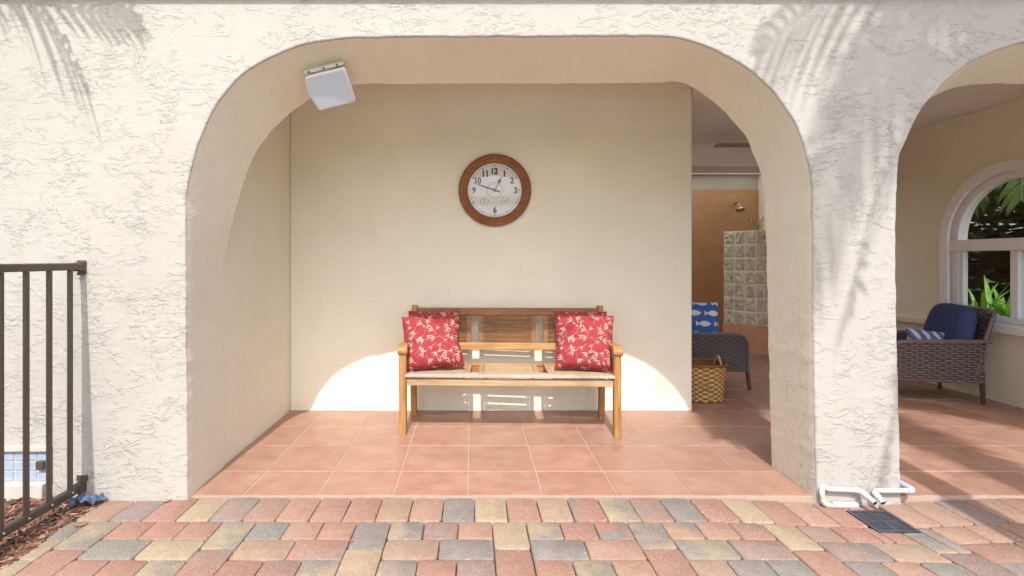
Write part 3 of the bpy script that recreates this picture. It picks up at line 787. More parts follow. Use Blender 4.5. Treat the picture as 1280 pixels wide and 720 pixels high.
# backrest in its own tilted frame
def bk(z):                                # y of the backrest plane at height z
    return .215+(z-.44)*.178
tilt = math.atan(.178)
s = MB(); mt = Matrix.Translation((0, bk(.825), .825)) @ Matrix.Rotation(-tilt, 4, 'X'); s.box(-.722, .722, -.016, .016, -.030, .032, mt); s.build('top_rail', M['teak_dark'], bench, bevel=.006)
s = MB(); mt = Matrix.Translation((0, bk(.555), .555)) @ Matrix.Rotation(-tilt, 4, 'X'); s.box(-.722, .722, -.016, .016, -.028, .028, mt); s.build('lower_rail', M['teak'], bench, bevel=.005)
for (x0, x1) in ((-.715, -.285), (-.225, .229), (.289, .715)):
    s = MB(); st = .038
    mt = Matrix.Translation((0, bk(.69), .69)) @ Matrix.Rotation(-tilt, 4, 'X')
    for a, b in ((x0, x0+st), (x1-st, x1)): s.box(a, b, -.012, .012, -.106, .104, mt)
    for k in range(6):
        z0 = -.104+k*.0348
        m2 = mt @ Matrix.Translation((0, 0, z0+.0165)) @ Matrix.Rotation(R(16), 4, 'X')
        s.box(x0+st, x1-st, -.006, .006, -.0125, .0125, m2)
    s.build('back_panel', M['teak_shade_dark'], bench, bevel=.002)

# ------------------------------------------------------------------ cushions
def pillow_mb(wd, ht, th, seed=0, pinch=.05, n=36, sag=(0, 0)):
    mb = MB()
    def surf(sg):
        def fn(u, v):
            a, b = 2*u-1, 2*v-1
            e = max(0, (1-a**4)*(1-b**4))**.55
            x = a*wd/2*(1-pinch*(1-b*b)); z = b*ht/2*(1-pinch*(1-a*a))
            # gathered corners and wrinkles
            wr = .012*noise.noise(Vector((a*3.1, b*3.1, seed)))+.007*noise.noise(Vector((a*6, b*6, seed+5)))
            if sag[0]:
                q = max(0, (a*sag[0]+1)/2)**2.6*max(0, (b+1)/2)**2.6; x -= sag[0]*sag[1]*q; z -= sag[1]*.9*q
            x += .008*noise.noise(Vector((b*3, seed, 2))); z += .008*noise.noise(Vector((a*3, seed, 4)))
            return Vector((x, sg*(th/2*e+wr*min(1, e*2)), z))
        return fn
    f = surf(-1); mb.grid(f, n, n)
    h = surf(1); mb.grid(lambda u, v: h(1-u, v), n, n)
    pts = [f(i/n, 0) for i in range(n)]+[f(1, i/n) for i in range(n)]+[f(1-i/n, 1) for i in range(n)]+[f(0, 1-i/n) for i in range(n+1)]
    return mb, pts
def pillow(name, wd, ht, th, mat, loc, rot, label, seed, group=None, pipe=None, cat='cushion', sag=(0, 0)):
    mb, pts = pillow_mb(wd, ht, th, seed, sag=sag)
    o = mb.build(name, M[mat], None, smooth=70); o.location = loc; o.rotation_euler = rot
    tag(o, label, cat, group)
    p = MB(); p.tube(pts, .0045, 6, cap=False); p.build('piping', M[pipe or mat], o, smooth=60)
    return o
pillow('throw_pillow', .435, .405, .17, 'red_bamboo', (-.292, 3.945, .634), (R(-19), R(-4), R(7)), 'bright red bamboo-leaf pillow in front at the left end of the teak bench', 1, 'red pillows on the bench', sag=(1, .13))
pillow('throw_pillow', .40, .40, .10, 'red_bamboo', (-.303, 4.150, .640), (R(-10), R(0), R(-2)), 'shaded red bamboo-leaf pillow tucked behind the front one, left bench end', 2, 'red pillows on the bench')
pillow('throw_pillow', .42, .41, .17, 'red_bamboo', (.830, 3.905, .637), (R(-19), R(2), R(-9)), 'bright red bamboo-leaf pillow in front at the right end of the teak bench', 3, 'red pillows on the bench', sag=(-1, .13))
pillow('throw_pillow', .40, .40, .10, 'red_bamboo', (.852, 4.115, .640), (R(-10), R(0), R(-2)), 'shaded red bamboo-leaf pillow tucked behind the front one, right bench end', 4, 'red pillows on the bench')

# ------------------------------------------------------------------ clock
CP = P(618.5, 238, 4.355)
clock = empty('wall_clock', CP, 'round wooden wall clock with white dial high on the cream wall', 'clock')
RX = Matrix.Rotation(R(90), 4, 'X')       # lathe axis -> -y
s = MB(); s.lathe([(.285, -.006), (.2985, .004), (.2985, .022), (.290, .034), (.276, .040), (.262, .034), (.250, .040), (.236, .036), (.226, .026), (.222, .014), (.222, -.006)], 72, RX); s.build('rim', M['walnut'], clock, smooth=35)
s = MB(); s.disc((0, -.008, 0), .2225, 64); s.build('dial', M['dial_white'], clock)
def ring(mb, cx, cz, r, wd, y, a0=0, a1=360, n=48):
    vs = []; fs = []
    for i in range(n+1):
        a = R(a0+(a1-a0)*i/n)
        for rr in (r-wd/2, r+wd/2): vs.append((cx+rr*math.sin(a), y, cz+rr*math.cos(a)))
    for i in range(n): fs.append((2*i, 2*i+1, 2*i+3, 2*i+2))
    mb.add(vs, fs)
s = MB(); ring(s, 0, 0, .204, .0018, -.0095, n=72); ring(s, 0, 0, .0635, .004, -.0095); s.build('chapter_ring', M['ink_grey'], clock)
s = MB()
for k in range(12):
    a = R(30*k); s = MB(); s.disc((.204*math.sin(a), -.0102, .204*math.cos(a)), .0055, 12); s.build('hour_mark', M['black'], clock)
def text_mb(mb, body, cx, cz, h, y, sxx=1.0, bold=0.0):
    cu = bpy.data.curves.new('t', 'FONT'); cu.body = body; cu.size = 1; cu.align_x = 'CENTER'; cu.resolution_u = 4; cu.offset = bold
    ob = bpy.data.objects.new('t', cu); sc.collection.objects.link(ob)
    dg = bpy.context.evaluated_depsgraph_get(); me = ob.evaluated_get(dg).to_mesh()
    zs = [v.co.y for v in me.vertices]; z0, z1 = min(zs), max(zs); xs = [v.co.x for v in me.vertices]; xm = (min(xs)+max(xs))/2
    k = h/(z1-z0)
    mb.add([(cx+(v.co.x-xm)*k*sxx, y, cz+(v.co.y-(z0+z1)/2)*k) for v in me.vertices], [tuple(p.vertices) for p in me.polygons])
    ob.evaluated_get(dg).to_mesh_clear(); bpy.data.objects.remove(ob); bpy.data.curves.remove(cu)
s = MB()
for t, a, r in (('12', 0, .158), ('1', 30, .158), ('2', 60, .163), ('3', 90, .172), ('6', 180, .163), ('9', 270, .172), ('10', 300, .158), ('11', 330, .158)):
    s = MB(); text_mb(s, t, r*math.sin(R(a)), r*math.cos(R(a)), .054, -.0098, .9, .05); s.build('numeral', M['black'], clock)
def hand(name, ang, L, w0, w1, tail, y, spade=False):
    a = R(ang); d = Vector((math.sin(a), 0, math.cos(a))); n = Vector((d.z, 0, -d.x)); yv = Vector((0, y, 0))
    s = MB()
    prof = [(-tail, w0*.8), (0, w0), (L*.55, w1), (L, .0008)] if not spade else [(-.0, .004), (L*.5, .003), (L*.55, .013), (L*.62, .016), (L*.72, .010), (L*.8, .005), (L, .0008)]
    vs = []
    for t, wd in prof: vs += [yv+d*t-n*wd, yv+d*t+n*wd]
    s.add(vs, [(2*i, 2*i+1, 2*i+3, 2*i+2) for i in range(len(prof)-1)])
    s.lathe([(.013, 0), (.011, .003), (0, .004)], 16, Matrix.Translation((0, y, 0)) @ RX)
    s.build(name, M['black'], clock)
hand('minute_hand', 288.5, 0.188, .0068, .0058, .045, -.0135); hand('hour_hand', 26.8, .132, .004, .004, 0, -.0115, True)
for (cx, cz, na) in ((-.086, -.094, 3), (.082, -.089, 58)):
    s = MB()
    for k in range(-6, 7):
        a = R(k*20+(10 if cx < 0 else -20)); r = .036
        s.add([(cx+q*math.sin(a)+e*math.cos(a), -.0098, cz+q*math.cos(a)-e*math.sin(a)) for q, e in ((r-.008, -.0018), (r-.008, .0018), (r, .0018), (r, -.0018))], [(0, 1, 2, 3)])
    a = R(na)
    s.add([(cx+q*math.sin(a)+e*math.cos(a), -.0105, cz+q*math.cos(a)-e*math.sin(a)) for q, e in ((-.014, -.0026), (-.014, .0026), (.030, .0006), (.030, -.0006))], [(0, 1, 2, 3)])
    s.build('gauge', M['black'], clock)
s = MB(); s.lathe([(.2232, .018), (.19, .0245), (.13, .031), (.065, .035), (.001, .036)], 64, RX); s.build('glass', M['clock_glass'], clock, smooth=60)

# ------------------------------------------------------------------ speaker under the arch
spk = empty('outdoor_speaker', P(414.5, 108.5, 3.00), 'white outdoor loudspeaker hung under the top left curve of the arch', 'speaker')
spk.rotation_euler = Matrix(((1, 0, 0), (0, 1, 0), (0, 0, 1))).to_euler()
ROT = Matrix.Rotation(R(13.5), 4, Vector((0, -1, 0))) @ Matrix.Rotation(R(-4), 4, 'X')
# image counter-clockwise = rotation about -y axis by a negative angle
ROT = Matrix.Rotation(R(-13.8), 4, 'Y') @ Matrix.Rotation(R(33), 4, 'X')
W_, H_ = .233, .194
def spk_outline(ins, n=6):
    pts = []
    a, b = W_/2-ins, H_/2-ins; r = .018
    for (cx, cz, a0) in ((a-r, b-r, 0), (-a+r, b-r, 90), (-a+r+.012, -b+r, 180), (a-r, -b+r, 270)):
        for k in range(n+1):
            t = R(a0+90*k/n); pts.append((cx+r*math.cos(t), cz+r*math.sin(t)))
        if a0 == 90:                       # bulging left side
            for k in range(1, 8):
                q = k/8; pts.append((-a+.012*q-.011*math.sin(PI*q), b-r-(2*b-2*r)*q))
    return pts
def loft(rings, cap0=True):
    mb = MB(); n = len(rings[0]); mb.v = [ROT @ Vector(p) for r in rings for p in r]
    for i in range(len(rings)-1):
        for k in range(n): mb.f.append((i*n+k, i*n+(k+1) % n, (i+1)*n+(k+1) % n, (i+1)*n+k)); mb.m.append(0)
    mb.f.append(tuple(range(n))); mb.m.append(0); mb.f.append(tuple((len(rings)-1)*n+k for k in range(n))[::-1]); mb.m.append(0)
    return mb
o0 = spk_outline(.0); oi = spk_outline(.005); ob_ = spk_outline(.0)
loft([[(x*.97, -.070, z*.97) for x, z in o0], [(x, -.062, z) for x, z in o0], [(x, -.035, z) for x, z in o0], [(x*.82, .07, z*.8+.012) for x, z in o0], [(x*.74, .085, z*.7+.014) for x, z in o0]]).build('cabinet', M['speaker_shell'], spk, smooth=35)
loft([[(x*.955, -.0740, z*.955) for x, z in oi], [(x*.985, -.0712, z*.985) for x, z in oi], [(x*.985, -.0695, z*.985) for x, z in oi]]).build('grille', M['grille'], spk, smooth=20)
s = MB(); s.box(-.115, .112, -.045, .05, H_/2+.008, H_/2+.026, ROT); s.box(-.07, .05, -.02, .03, H_/2-.01, H_/2+.013, ROT); s.build('bracket', M['fascia'], spk, bevel=.006)
s = MB()
for q in (-.085, .0, .075):
    s = MB(); s.lathe([(.006, 0), (.004, .002), (0, .0022)], 10, ROT @ Matrix.Translation((q, -.0455, H_/2+.017)) @ RX); s.build('screw', M['black'], spk)

# ------------------------------------------------------------------ wicker armchair
def weave(mb, fn, rows, cols, amp, su=6, sv=4, mi=0):
    """fn(u,v)->(point, normal); rows run along u, stakes along v"""
    def g_(u, v):
        p, n = fn(u, v); rv = v*rows; r = min(int(rv), rows-1)
        tv = rv-r; prof = max(0, math.sin(PI*tv))**.6
        return p+n*amp*prof*(.55+.45*math.cos(PI*(u*cols)+PI*(r % 2)))
    n0 = len(mb.f); mb.grid(g_, cols*su, rows*sv, mi)
    for k in range(n0, len(mb.f)):
        j, i = divmod(k-n0, cols*su); u = (i+.5)/(cols*su); r = j//sv
        up = math.cos(PI*u*cols+PI*(r % 2))
        mb.m[k] = 1 if (up < -.35 or j % sv in (0, sv-1)) else 0  # low parts of the weave get the painted crease shade
def arm_top(t):                           # z of the arm as a function of y (front = -)
    pass
def make_chair(name, label, wmat, loc, rz, group):
    W2 = [M[wmat], M['wicker_crease_shade']]
    c = empty(name, loc, label, 'armchair', group, rz)
    HW = .30
    def topz(y):
        if y < -.24: q = (-.24-y)/.11; return .525-.10*(1-math.sqrt(max(0, 1-q*q)))
        return .525+.02*(y+.24)
    for sx in (-1, 1):
        s = MB()
        for sg in (-1, 1):
            def fn(u, v, sg=sg):
                y = -.345+.69*u if sg*sx > 0 else .345-.69*u
                z = .19+(topz(y)-.19)*v
                return Vector((sx*HW+sg*.012, y, z)), Vector((sg, 0, 0))
            weave(s, fn, 16, 16, .012)
        s.build('side_panel', W2, c, smooth=60)
        s = MB()
        path = [(sx*HW, -.35, .17), (sx*HW, -.352, .40), (sx*HW, -.345, .455), (sx*HW, -.32, .498), (sx*HW, -.28, .522), (sx*HW, -.2, .532), (sx*HW, .1, .538), (sx*HW, .40, .545)]
        s.sweep(path, [(.030*math.cos(2*PI*k/12), .017*math.sin(2*PI*k/12)) for k in range(12)], up=Vector((0, -1, .3))); s.build('armrest', M[wmat], c, smooth=60)
        s = MB(); s.bar([(sx*HW, -.345, .19), (sx*(HW+.002), -.352, .18)], .03, .03); s.tube([(sx*HW, -.35, .19), (sx*(HW+.004), -.37, 0)], .019, 10, scales=[1, .85]); s.build('leg', M['resin_leg'], c, smooth=50)
        s = MB(); s.tube([(sx*HW, .345, .53), (sx*HW, .338, .2), (sx*(HW-.02), .36, 0)], .020, 10, scales=[1, 1, .8]); s.build('leg', M['resin_leg'], c, smooth=50)
        s = MB(); s.tube([(sx*HW, -.345, .19), (sx*HW, .345, .19)], .014, 8); s.build('lower_rail', M[wmat], c, smooth=50)
    s = MB()
    for sg in (-1, 1):
        def fn(u, v, sg=sg):
            x = (-HW+.6*u)*(-sg); z = .22+.575*v; y = .27+.165*v+.015*math.cos(PI*(u-.5))*v
            return Vector((x*(1.0-.04*v), y+sg*.014, z)), Vector((0, sg, 0))
        weave(s, fn, 26, 14, .011)
    s.build('backrest', W2, c, smooth=60)
    s = MB(); s.tube([(-HW, .29, .25), (-HW*.98, .36, .55), (-HW*.965, .432, .775), (-HW*.9, .445, .80), (0, .455, .808), (HW*.9, .445, .80), (HW*.965, .432, .775), (HW*.98, .36, .55), (HW, .29, .25)], .018, 8, up=Vector((0, 1, 0))); s.build('back_frame', M[wmat], c, smooth=60)
    s = MB()
    weave(s, lambda u, v: (Vector((-HW+.6*u, -.34, .18+.10*v)), Vector((0, -1, 0))), 4, 12, .012)
    s.box(-HW, HW, -.335, .29, .25, .275); s.build('seat_base', W2, c, smooth=60)
    s = MB()
    def cush(u, v):
        th, ph = 2*PI*u, PI*(v-.5)
        sp = lambda t, e: math.copysign(abs(t)**e, t)
        return Vector((.275*sp(math.cos(ph), .25)*sp(math.cos(th), .3), -.03+.31*sp(math.cos(ph), .25)*sp(math.sin(th), .3), .335+.06*sp(math.sin(ph), .6)))
    s.grid(cush, 48, 16, closed_u=True); s.build('seat_cushion', M['navy_fabric'], c, smooth=60)
    s = MB()
    mt = Matrix.Translation((0, .262, .60)) @ Matrix.Rotation(R(-14), 4, 'X')
    def cush2(u, v):
        th, ph = 2*PI*u, PI*(v-.5)
        sp = lambda t, e: math.copysign(abs(t)**e, t)
        z = .245*sp(math.sin(th), .45)
        x = .265*sp(math.cos(th), .5)*(1-.10*max(0, z/.245))
        k = sp(math.cos(ph), .45)
        return mt @ Vector((x*k, .085*sp(math.sin(ph), .7), z*k))
    s.grid(cush2, 56, 18, closed_u=True); s.build('back_cushion', M['navy_fabric'], c, smooth=60)
    return c
make_chair('wicker_armchair', 'brown wicker armchair with plump navy back cushion beside the arched window', 'wicker_brown', (4.105, 4.89, 0), R(-90-12), 'wicker armchairs on the porch')
make_chair('wicker_armchair', 'shade-darkened wicker armchair half hidden behind the alcove wall, basket before it', 'wicker_shade', (2.275, 5.335, 0), R(90), 'wicker armchairs on the porch')
pillow('fish_pillow', .44, .43, .13, 'fish_print', (2.262, 5.30, .605), (R(-12), R(2), R(2)), 'blue pillow printed with white fish on the half hidden wicker chair', 8)
pillow('striped_pillow', .29, .26, .11, 'stripe_print', (4.12, 4.78, .485), (R(-32), R(6), R(-25)), 'small blue and white striped pillow on the window-side wicker chair', 9)

# ------------------------------------------------------------------ basket
bk_ = empty('wicker_basket', (2.045, 4.715, 0), 'yellow and brown zigzag woven basket on the terracotta floor by the wall end', 'basket')
def bas(u, v, grow=0):
    th = 2*PI*u; sp = lambda t, e: math.copysign(abs(t)**e, t)
    a = .175+.028*v+grow; b = .135+.025*v+grow
    return Vector((a*sp(math.cos(th), .8), b*sp(math.sin(th), .8), .006+.31*v))
rows, cols = 15, 34; sa, sb = 4, 3
s = MB(); pts = []; wd = cols*sa
for j in range(rows*sb+1):
    for i in range(wd):
        u, v = i/wd, j/(rows*sb); r = min(int(v*rows), rows-1); tv = v*rows-r
        s.v.append(bas(u, v, .010*max(0, math.sin(PI*tv))**.6*(.5+.5*math.cos(PI*cols*u*1.0+PI*(r % 2)))))
for j in range(rows*sb):
    for i in range(wd):
        r = j//sb; cidx = (i+sa//2)//sa
        s.f.append((j*wd+i, j*wd+(i+1) % wd, (j+1)*wd+(i+1) % wd, (j+1)*wd+i)); s.m.append(1 if ((cidx+r) % 2 == 0 or rnd.random() < .06) else 0)
s.build('weave', [M['basket_straw'], M['basket_brown']], bk_, smooth=70)
s = MB(); s.grid(lambda u, v: bas(1-u, v, -.006), 60, 6, closed_u=True); s.add([bas(k/40, 0, -.004)+Vector((0, 0, .004)) for k in range(40)], [tuple(range(40))]); s.build('lining', M['basket_brown'], bk_, smooth=60)
s = MB()
for ph in (0, PI):
    s.tube([bas(k/72, 1, .002)+Vector((0, 0, .006+.006*math.sin(k*1.9+ph)))+Vector((.006*math.cos(k*1.9+ph), .006*math.cos(k*1.9+ph), 0)) for k in range(73)], .010, 6, cap=False)
s.build('rim', M['basket_brown'], bk_, smooth=60)
for sx in (-1, 1):
    s = MB(); s.tube([(sx*.150, -.075+.15*k/12, .30+.085*math.sin(PI*k/12)) for k in range(13)], .010, 8); s.build('handle', M['basket_straw'], bk_, smooth=60)

# ------------------------------------------------------------------ pipes and drain at the pier foot
pipes = empty('drain_pipes', P(1080, 614, D1), 'white PVC drain pipes bent out of the pier foot above the grate', 'pipe')
def L_(px, py, d): return P(px, py, d)-pipes.location
r_ = .0128
def bendpath(pts, n=5, rad=.03):
    out = [pts[0]]
    for a, b, c in zip(pts, pts[1:], pts[2:]):
        u = (a-b).normalized(); v = (c-b).normalized(); p0, p1 = b+u*rad, b+v*rad
        for k in range(n+1): t = k/n; out.append(p0.lerp(b, t).lerp(b.lerp(p1, t), t))
    out.append(pts[-1]); return out
s = MB(); p = [L_(1029, 603, D1+.03), L_(1031, 611, D1-.022), L_(1075, 613, D1-.022), L_(1094, 629, D1-.10)]
s.tube(bendpath(p), r_, 12, cap=False); e1 = s.build('left_pipe', M['pvc'], pipes, smooth=60)
s2 = MB(); s2.tube([p[1].lerp(p[2], .82), p[2]+(p[1]-p[2])*.02], r_+.003, 12); s2.tube([p[3].lerp(p[2], .45), p[3].lerp(p[2], .9)], r_+.003, 12); s2.build('coupling', M['pvc'], pipes, smooth=50)
zq = L_(1110, 613, D1-.02).z; PO = pipes.location
q = [Vector((2.19, 2.885, 0)), Vector((2.292, 2.875, 0)), Vector((2.292, D1-.022, 0)), L_(1091, 613, D1-.022)+Vector((PO.x, PO.y, 0)), L_(1104, 629, D1-.085)+Vector((PO.x, PO.y, 0))]
q = [Vector((v.x-PO.x, v.y-PO.y, zq if i < 4 else v.z)) for i, v in enumerate(q)]
s = MB(); s.tube(bendpath(q), r_, 12, cap=False); s.build('right_pipe', M['pvc'], pipes, smooth=60)
s = MB(); s.tube(bendpath([q[1].lerp(q[2], .15), q[2], q[2].lerp(q[3], .16)]), r_+.004, 12); s.build('blue_elbow', M['pvc_primer'], pipes, smooth=50)
s = MB(); s.tube([q[4].lerp(q[3], .4), q[4].lerp(q[3], .85)], r_+.003, 12); s.build('coupling', M['pvc'], pipes, smooth=50)
for e_, f_ in ((p[3], p[2]), (q[4], q[3])):
    s = MB(); t = (e_-f_).normalized(); s.tube([e_-t*.03, e_+t*.0008], r_-.0025, 12); s.build('mouth_shade_plug', M['mouth_shade'], pipes)  # dark plug paints the shade inside the open pipe end
s = MB(); s.tube(bendpath([L_(1029, 603, D1+.03), L_(1027, 612, D1-.016), L_(1028, 630, D1-.016), L_(1052, 634, D1-.014)]), .014, 12); s.tube([L_(1040, 631, D1-.018), L_(1071, 632, D1-.018)], .017, 12); s.build('painted_pipe', M['painted_pvc'], pipes, smooth=60)

gz = -.040
dr = empty('drain_grate', ((DX0+DX1)/2, (DY0+DY1)/2, gz), 'square dark iron drain grate in the pavers at the pier foot', 'drain')
gx, gy = (DX1-DX0)/2-.004, (DY1-DY0)/2-.004
s = MB()
for (a, b, c, d) in ((-gx, gx, -gy, -gy+.014), (-gx, gx, gy-.014, gy), (-gx, -gx+.014, -gy+.014, gy-.014), (gx-.014, gx, -gy+.014, gy-.014)): s.box(a, b, c, d, -.012, .004)
s.box(-.007, .007, -gy+.014, gy-.014, -.012, .0025); s.box(-gx+.014, -.007, -.006, .006, -.012, .002); s.box(.007, gx-.014, -.006, .006, -.012, .002)
s.build('grate_frame', M['iron'], dr, bevel=.001)
s = MB()
for qx in (-1, 1):
    for qy in (-1, 1):
        for k in range(5):
            t = (k+.8)/5.5
            x0 = .007 if qx > 0 else -gx+.014; x1 = gx-.014 if qx > 0 else -.007
            y = (.006+(gy-.022)*t)*qy
            s.box(x0, x1, y-.0042, y+.0042, -.008, .001)
s.build('grate_bars', M['iron'], dr)
s = MB(); s.box(-gx, gx, -gy, gy, -.09, -.018); s.build('grate_shade_block', M['black'], dr)  # black block painted in as the shade under the grate bars

# ------------------------------------------------------------------ bits on the ground
def crumple(name, loc, size, mat, label, cat, seed, h=.5):
    s = MB()
    s.grid(lambda u, v: Vector(((u-.5)*size*1.5+.2*size*noise.noise(Vector((u*3, v*3, seed))), (v-.5)*size+.2*size*noise.noise(Vector((u*3, v*3, seed+9))), size*h*(.3+abs(noise.noise(Vector((u*4, v*4, seed+3)))+.4*noise.noise(Vector((u*9, v*9, seed+3))))))), 14, 12)
    o = s.build(name, M[mat]); o.location = loc; return tag(o, label, cat)
crumple('plastic_scrap', (-1.965, 2.69, .0), .085, 'tarp', 'crumpled blue plastic scrap in the mulch at the wall corner', 'plastic scrap', 3.0, .7)
def leaf(px, py, d, size, mat, rz, label):
    s = MB()
    def fn(u, v):
        a = 2*u-1; wd = .38*(1-a*a)*(.9+.2*a)
        return Vector((a*size/2, (v-.5)*2*wd*size/2, size*(.10*a*a+.16*abs(v-.5)+.03)))
    s.grid(fn, 10, 4)
    p = P(px, py, d); o = s.build('fallen_leaf', M[mat], None, smooth=60); o.location = (p.x, d, dip(p.x, d)+.001); o.rotation_euler = (0, 0, rz)
    return tag(o, label, 'leaf', 'dry leaves on the pavers')
leaf(100, 657, CAMZ*F/(657-VY), .055, 'leaf_litter', .4, 'dark reddish dry leaf on the paver beside the mulch')
leaf(209, 627, 2.735, .045, 'leaf_litter', 1.0, 'orange dry leaf at the foot of the white wall')
leaf(470, 643, CAMZ*F/(643-VY), .030, 'leaf_litter', 1.7, 'tiny upright brown leaf in the first paver row')
leaf(438, 676, CAMZ*F/(676-VY), .028, 'leaf_litter', .2, 'small brown leaf in a joint left of the picture middle')
leaf(878, 640, CAMZ*F/(640-VY), .030, 'leaf_litter_tan', .9, 'tan leaf on the edge of a pink paver before the right jamb')

# ------------------------------------------------------------------ plants and palms
def frond(mb, pts, nleaf, L0, rnd_, mi_r=0, mi_l=1, droop=.5, wd=.036, spread=.9):
    pts = [Vector(p) for p in pts]
    cv = []
    for i in range(len(pts)-1):
        p0, p1, p2, p3 = pts[max(i-1, 0)], pts[i], pts[i+1], pts[min(i+2, len(pts)-1)]
        for k in range(8):
            t = k/8; cv.append(.5*((2*p1)+(p2-p0)*t+(2*p0-5*p1+4*p2-p3)*t*t+(3*p1-p0-3*p2+p3)*t**3))
    cv.append(pts[-1]); n = len(cv)
    mb.tube(cv, .018, 6, mi_r, scales=[1-.8*i/(n-1) for i in range(n)])
    for k in range(nleaf):
        s = .16+.84*k/nleaf; x = s*(n-1); i = min(int(x), n-2); p = cv[i].lerp(cv[i+1], x-i)
        t = (cv[i+1]-cv[i]).normalized(); side = t.cross(Vector((0, 0, 1))); 
        if side.length < .05: side = Vector((1, 0, 0))
        side.normalize()
        L = L0*(1-.72*abs(s-.45)**1.3)*(1 if s < .9 else .75)
        for sg in (-1, 1):
            d = (side*sg*spread+t*(.55+.5*s)+Vector((rnd_.uniform(-.12, .12), rnd_.uniform(-.12, .12), rnd_.uniform(-.1, .1)))).normalized()
            q = p.copy(); vs = []; nrm = t.cross(d).normalized(); wv = d.cross(nrm)
            for j in range(5):
                u = j/4; ww_ = wd*(1-u**2)*(.5+1.2*min(u*3, 1)*.6)+.001
                vs += [q-wv*ww_/2, q+wv*ww_/2]
                q = q+d*L/4; d = (d+Vector((0, 0, -droop*.28))).normalized()
            mb.add(vs, [(2*j, 2*j+1, 2*j+3, 2*j+2) for j in range(4)], mi_l)
def ws(px, py, t):                        # the point whose sun shadow lands on the front wall at px, py
    return P(px, py, D1)+Vector((-SUN.x/SUN.y, -1, -SUN.z/SUN.y))*t
def palm(name, base, crown, fronds, label, trunk_r=.13):
    o = empty(name, base, label, 'palm tree'); rn = random.Random(len(fronds)+int(abs(base[0])*10))
    b = Vector(base); c = Vector(crown); s = MB()
    n = 26; pts = [b.lerp(c, i/n)-b+Vector((.12*math.sin(2*i/n), .05*math.sin(3*i/n), 0))*(1-i/n) for i in range(n+1)]
    s.tube(pts, trunk_r, 12, scales=[1.25-.45*i/n+.05*(i % 2) for i in range(n+1)]); s.build('trunk', M['palm_trunk'], o, smooth=50)
    for (pp, nl, L0, dr) in fronds:
        s = MB(); frond(s, [Vector(q)-b for q in pp], nl, L0, rn, droop=dr); s.build('frond', [M['palm_trunk'], M['palm_leaf']], o)
    return o
# left palm: a drooping frond whose shadow falls on the upper left of the wall
cl = Vector((-3.75, 1.35, 3.95)); rn = random.Random(3)
fl = [([cl, ws(-180, -75, 1.3), ws(-50, -80, 1.15), ws(20, -15, 1.05), ws(70, 45, 1.0), ws(112, 118, .95)], 24, .46, .9),
      ([cl, ws(-210, -40, 1.35), ws(-80, -30, 1.2), ws(60, 5, 1.1), ws(140, 20, 1.05), ws(176, 30, 1.0)], 26, .20, .3),
      ([cl, ws(-260, 60, 1.5), ws(-150, 70, 1.4), ws(-60, 170, 1.3), ws(-20, 300, 1.2)], 40, .35, .8)]
for k in range(12):
    a = R(95+k*24); L = rn.uniform(1.1, 1.5)
    if math.cos(a) > .3: continue
    fl.append(([cl, cl+Vector((math.cos(a)*L*.5, math.sin(a)*L*.5, .45)), cl+Vector((math.cos(a)*L, math.sin(a)*L, .1)), cl+Vector((math.cos(a)*L*1.2, math.sin(a)*L*1.2, -.6))], 34, .4, .8))
palm('palm_tree', (-4.0, 1.2, -.3), cl, fl, 'palm tree left of the patio whose fronds shade the wall top', .10)
def shade_palm(base, crown, near, ring_, seed, label, tr, L0):
    rn = random.Random(seed); c = Vector(crown); fr = [([c]+p, n, L, dr) for p, n, L, dr in near]
    for (a, L, up) in ring_:
        a = R(a); fr.append(([c, c+Vector((math.cos(a)*L*.5, math.sin(a)*L*.5, up)), c+Vector((math.cos(a)*L, math.sin(a)*L, up*.6)), c+Vector((math.cos(a)*L*1.3, math.sin(a)*L*1.3, -.35))], 46, L0, .8))
    return palm('palm_tree', base, c, fr, label, tr)
shade_palm((2.26, .28, -.3), (2.50, .36, 5.2),
    [([ws(1190, -20, 2.5), ws(1110, -30, 2.45), ws(1010, 10, 2.4), ws(945, 75, 2.35)], 24, .58, 1.1),
     ([ws(1180, 90, 2.5), ws(1130, 170, 2.45), ws(1085, 280, 2.4), ws(1060, 400, 2.35)], 22, .40, .5),
     ([ws(1240, 10, 2.4), ws(1290, 20, 2.4), ws(1350, 80, 2.4)], 26, .42, .6),
     ([ws(1215, 20, 2.3), ws(1200, -30, 2.25), ws(1270, -20, 2.2)], 24, .40, .9),
     ([ws(1200, 150, 2.7), ws(1170, 330, 2.8), ws(1125, 480, 2.85), ws(1100, 610, 2.8)], 26, .26, .4)],
    ((-20, 1.2, .4), (-70, 1.1, .5)), 5, 'slender palm tree whose shade falls on the pier between the arches', .085, .38)
shade_palm((2.85, -.75, -.3), (2.88, -.65, 6.7), [],
    ((0, 1.5, .5), (45, 1.4, .6), (100, 1.4, .5), (215, 1.3, .5), (270, 1.5, .5), (320, 1.5, .4)), 9, 'stout tall palm tree right of the patio that streaks the porch floor', .12, .45)
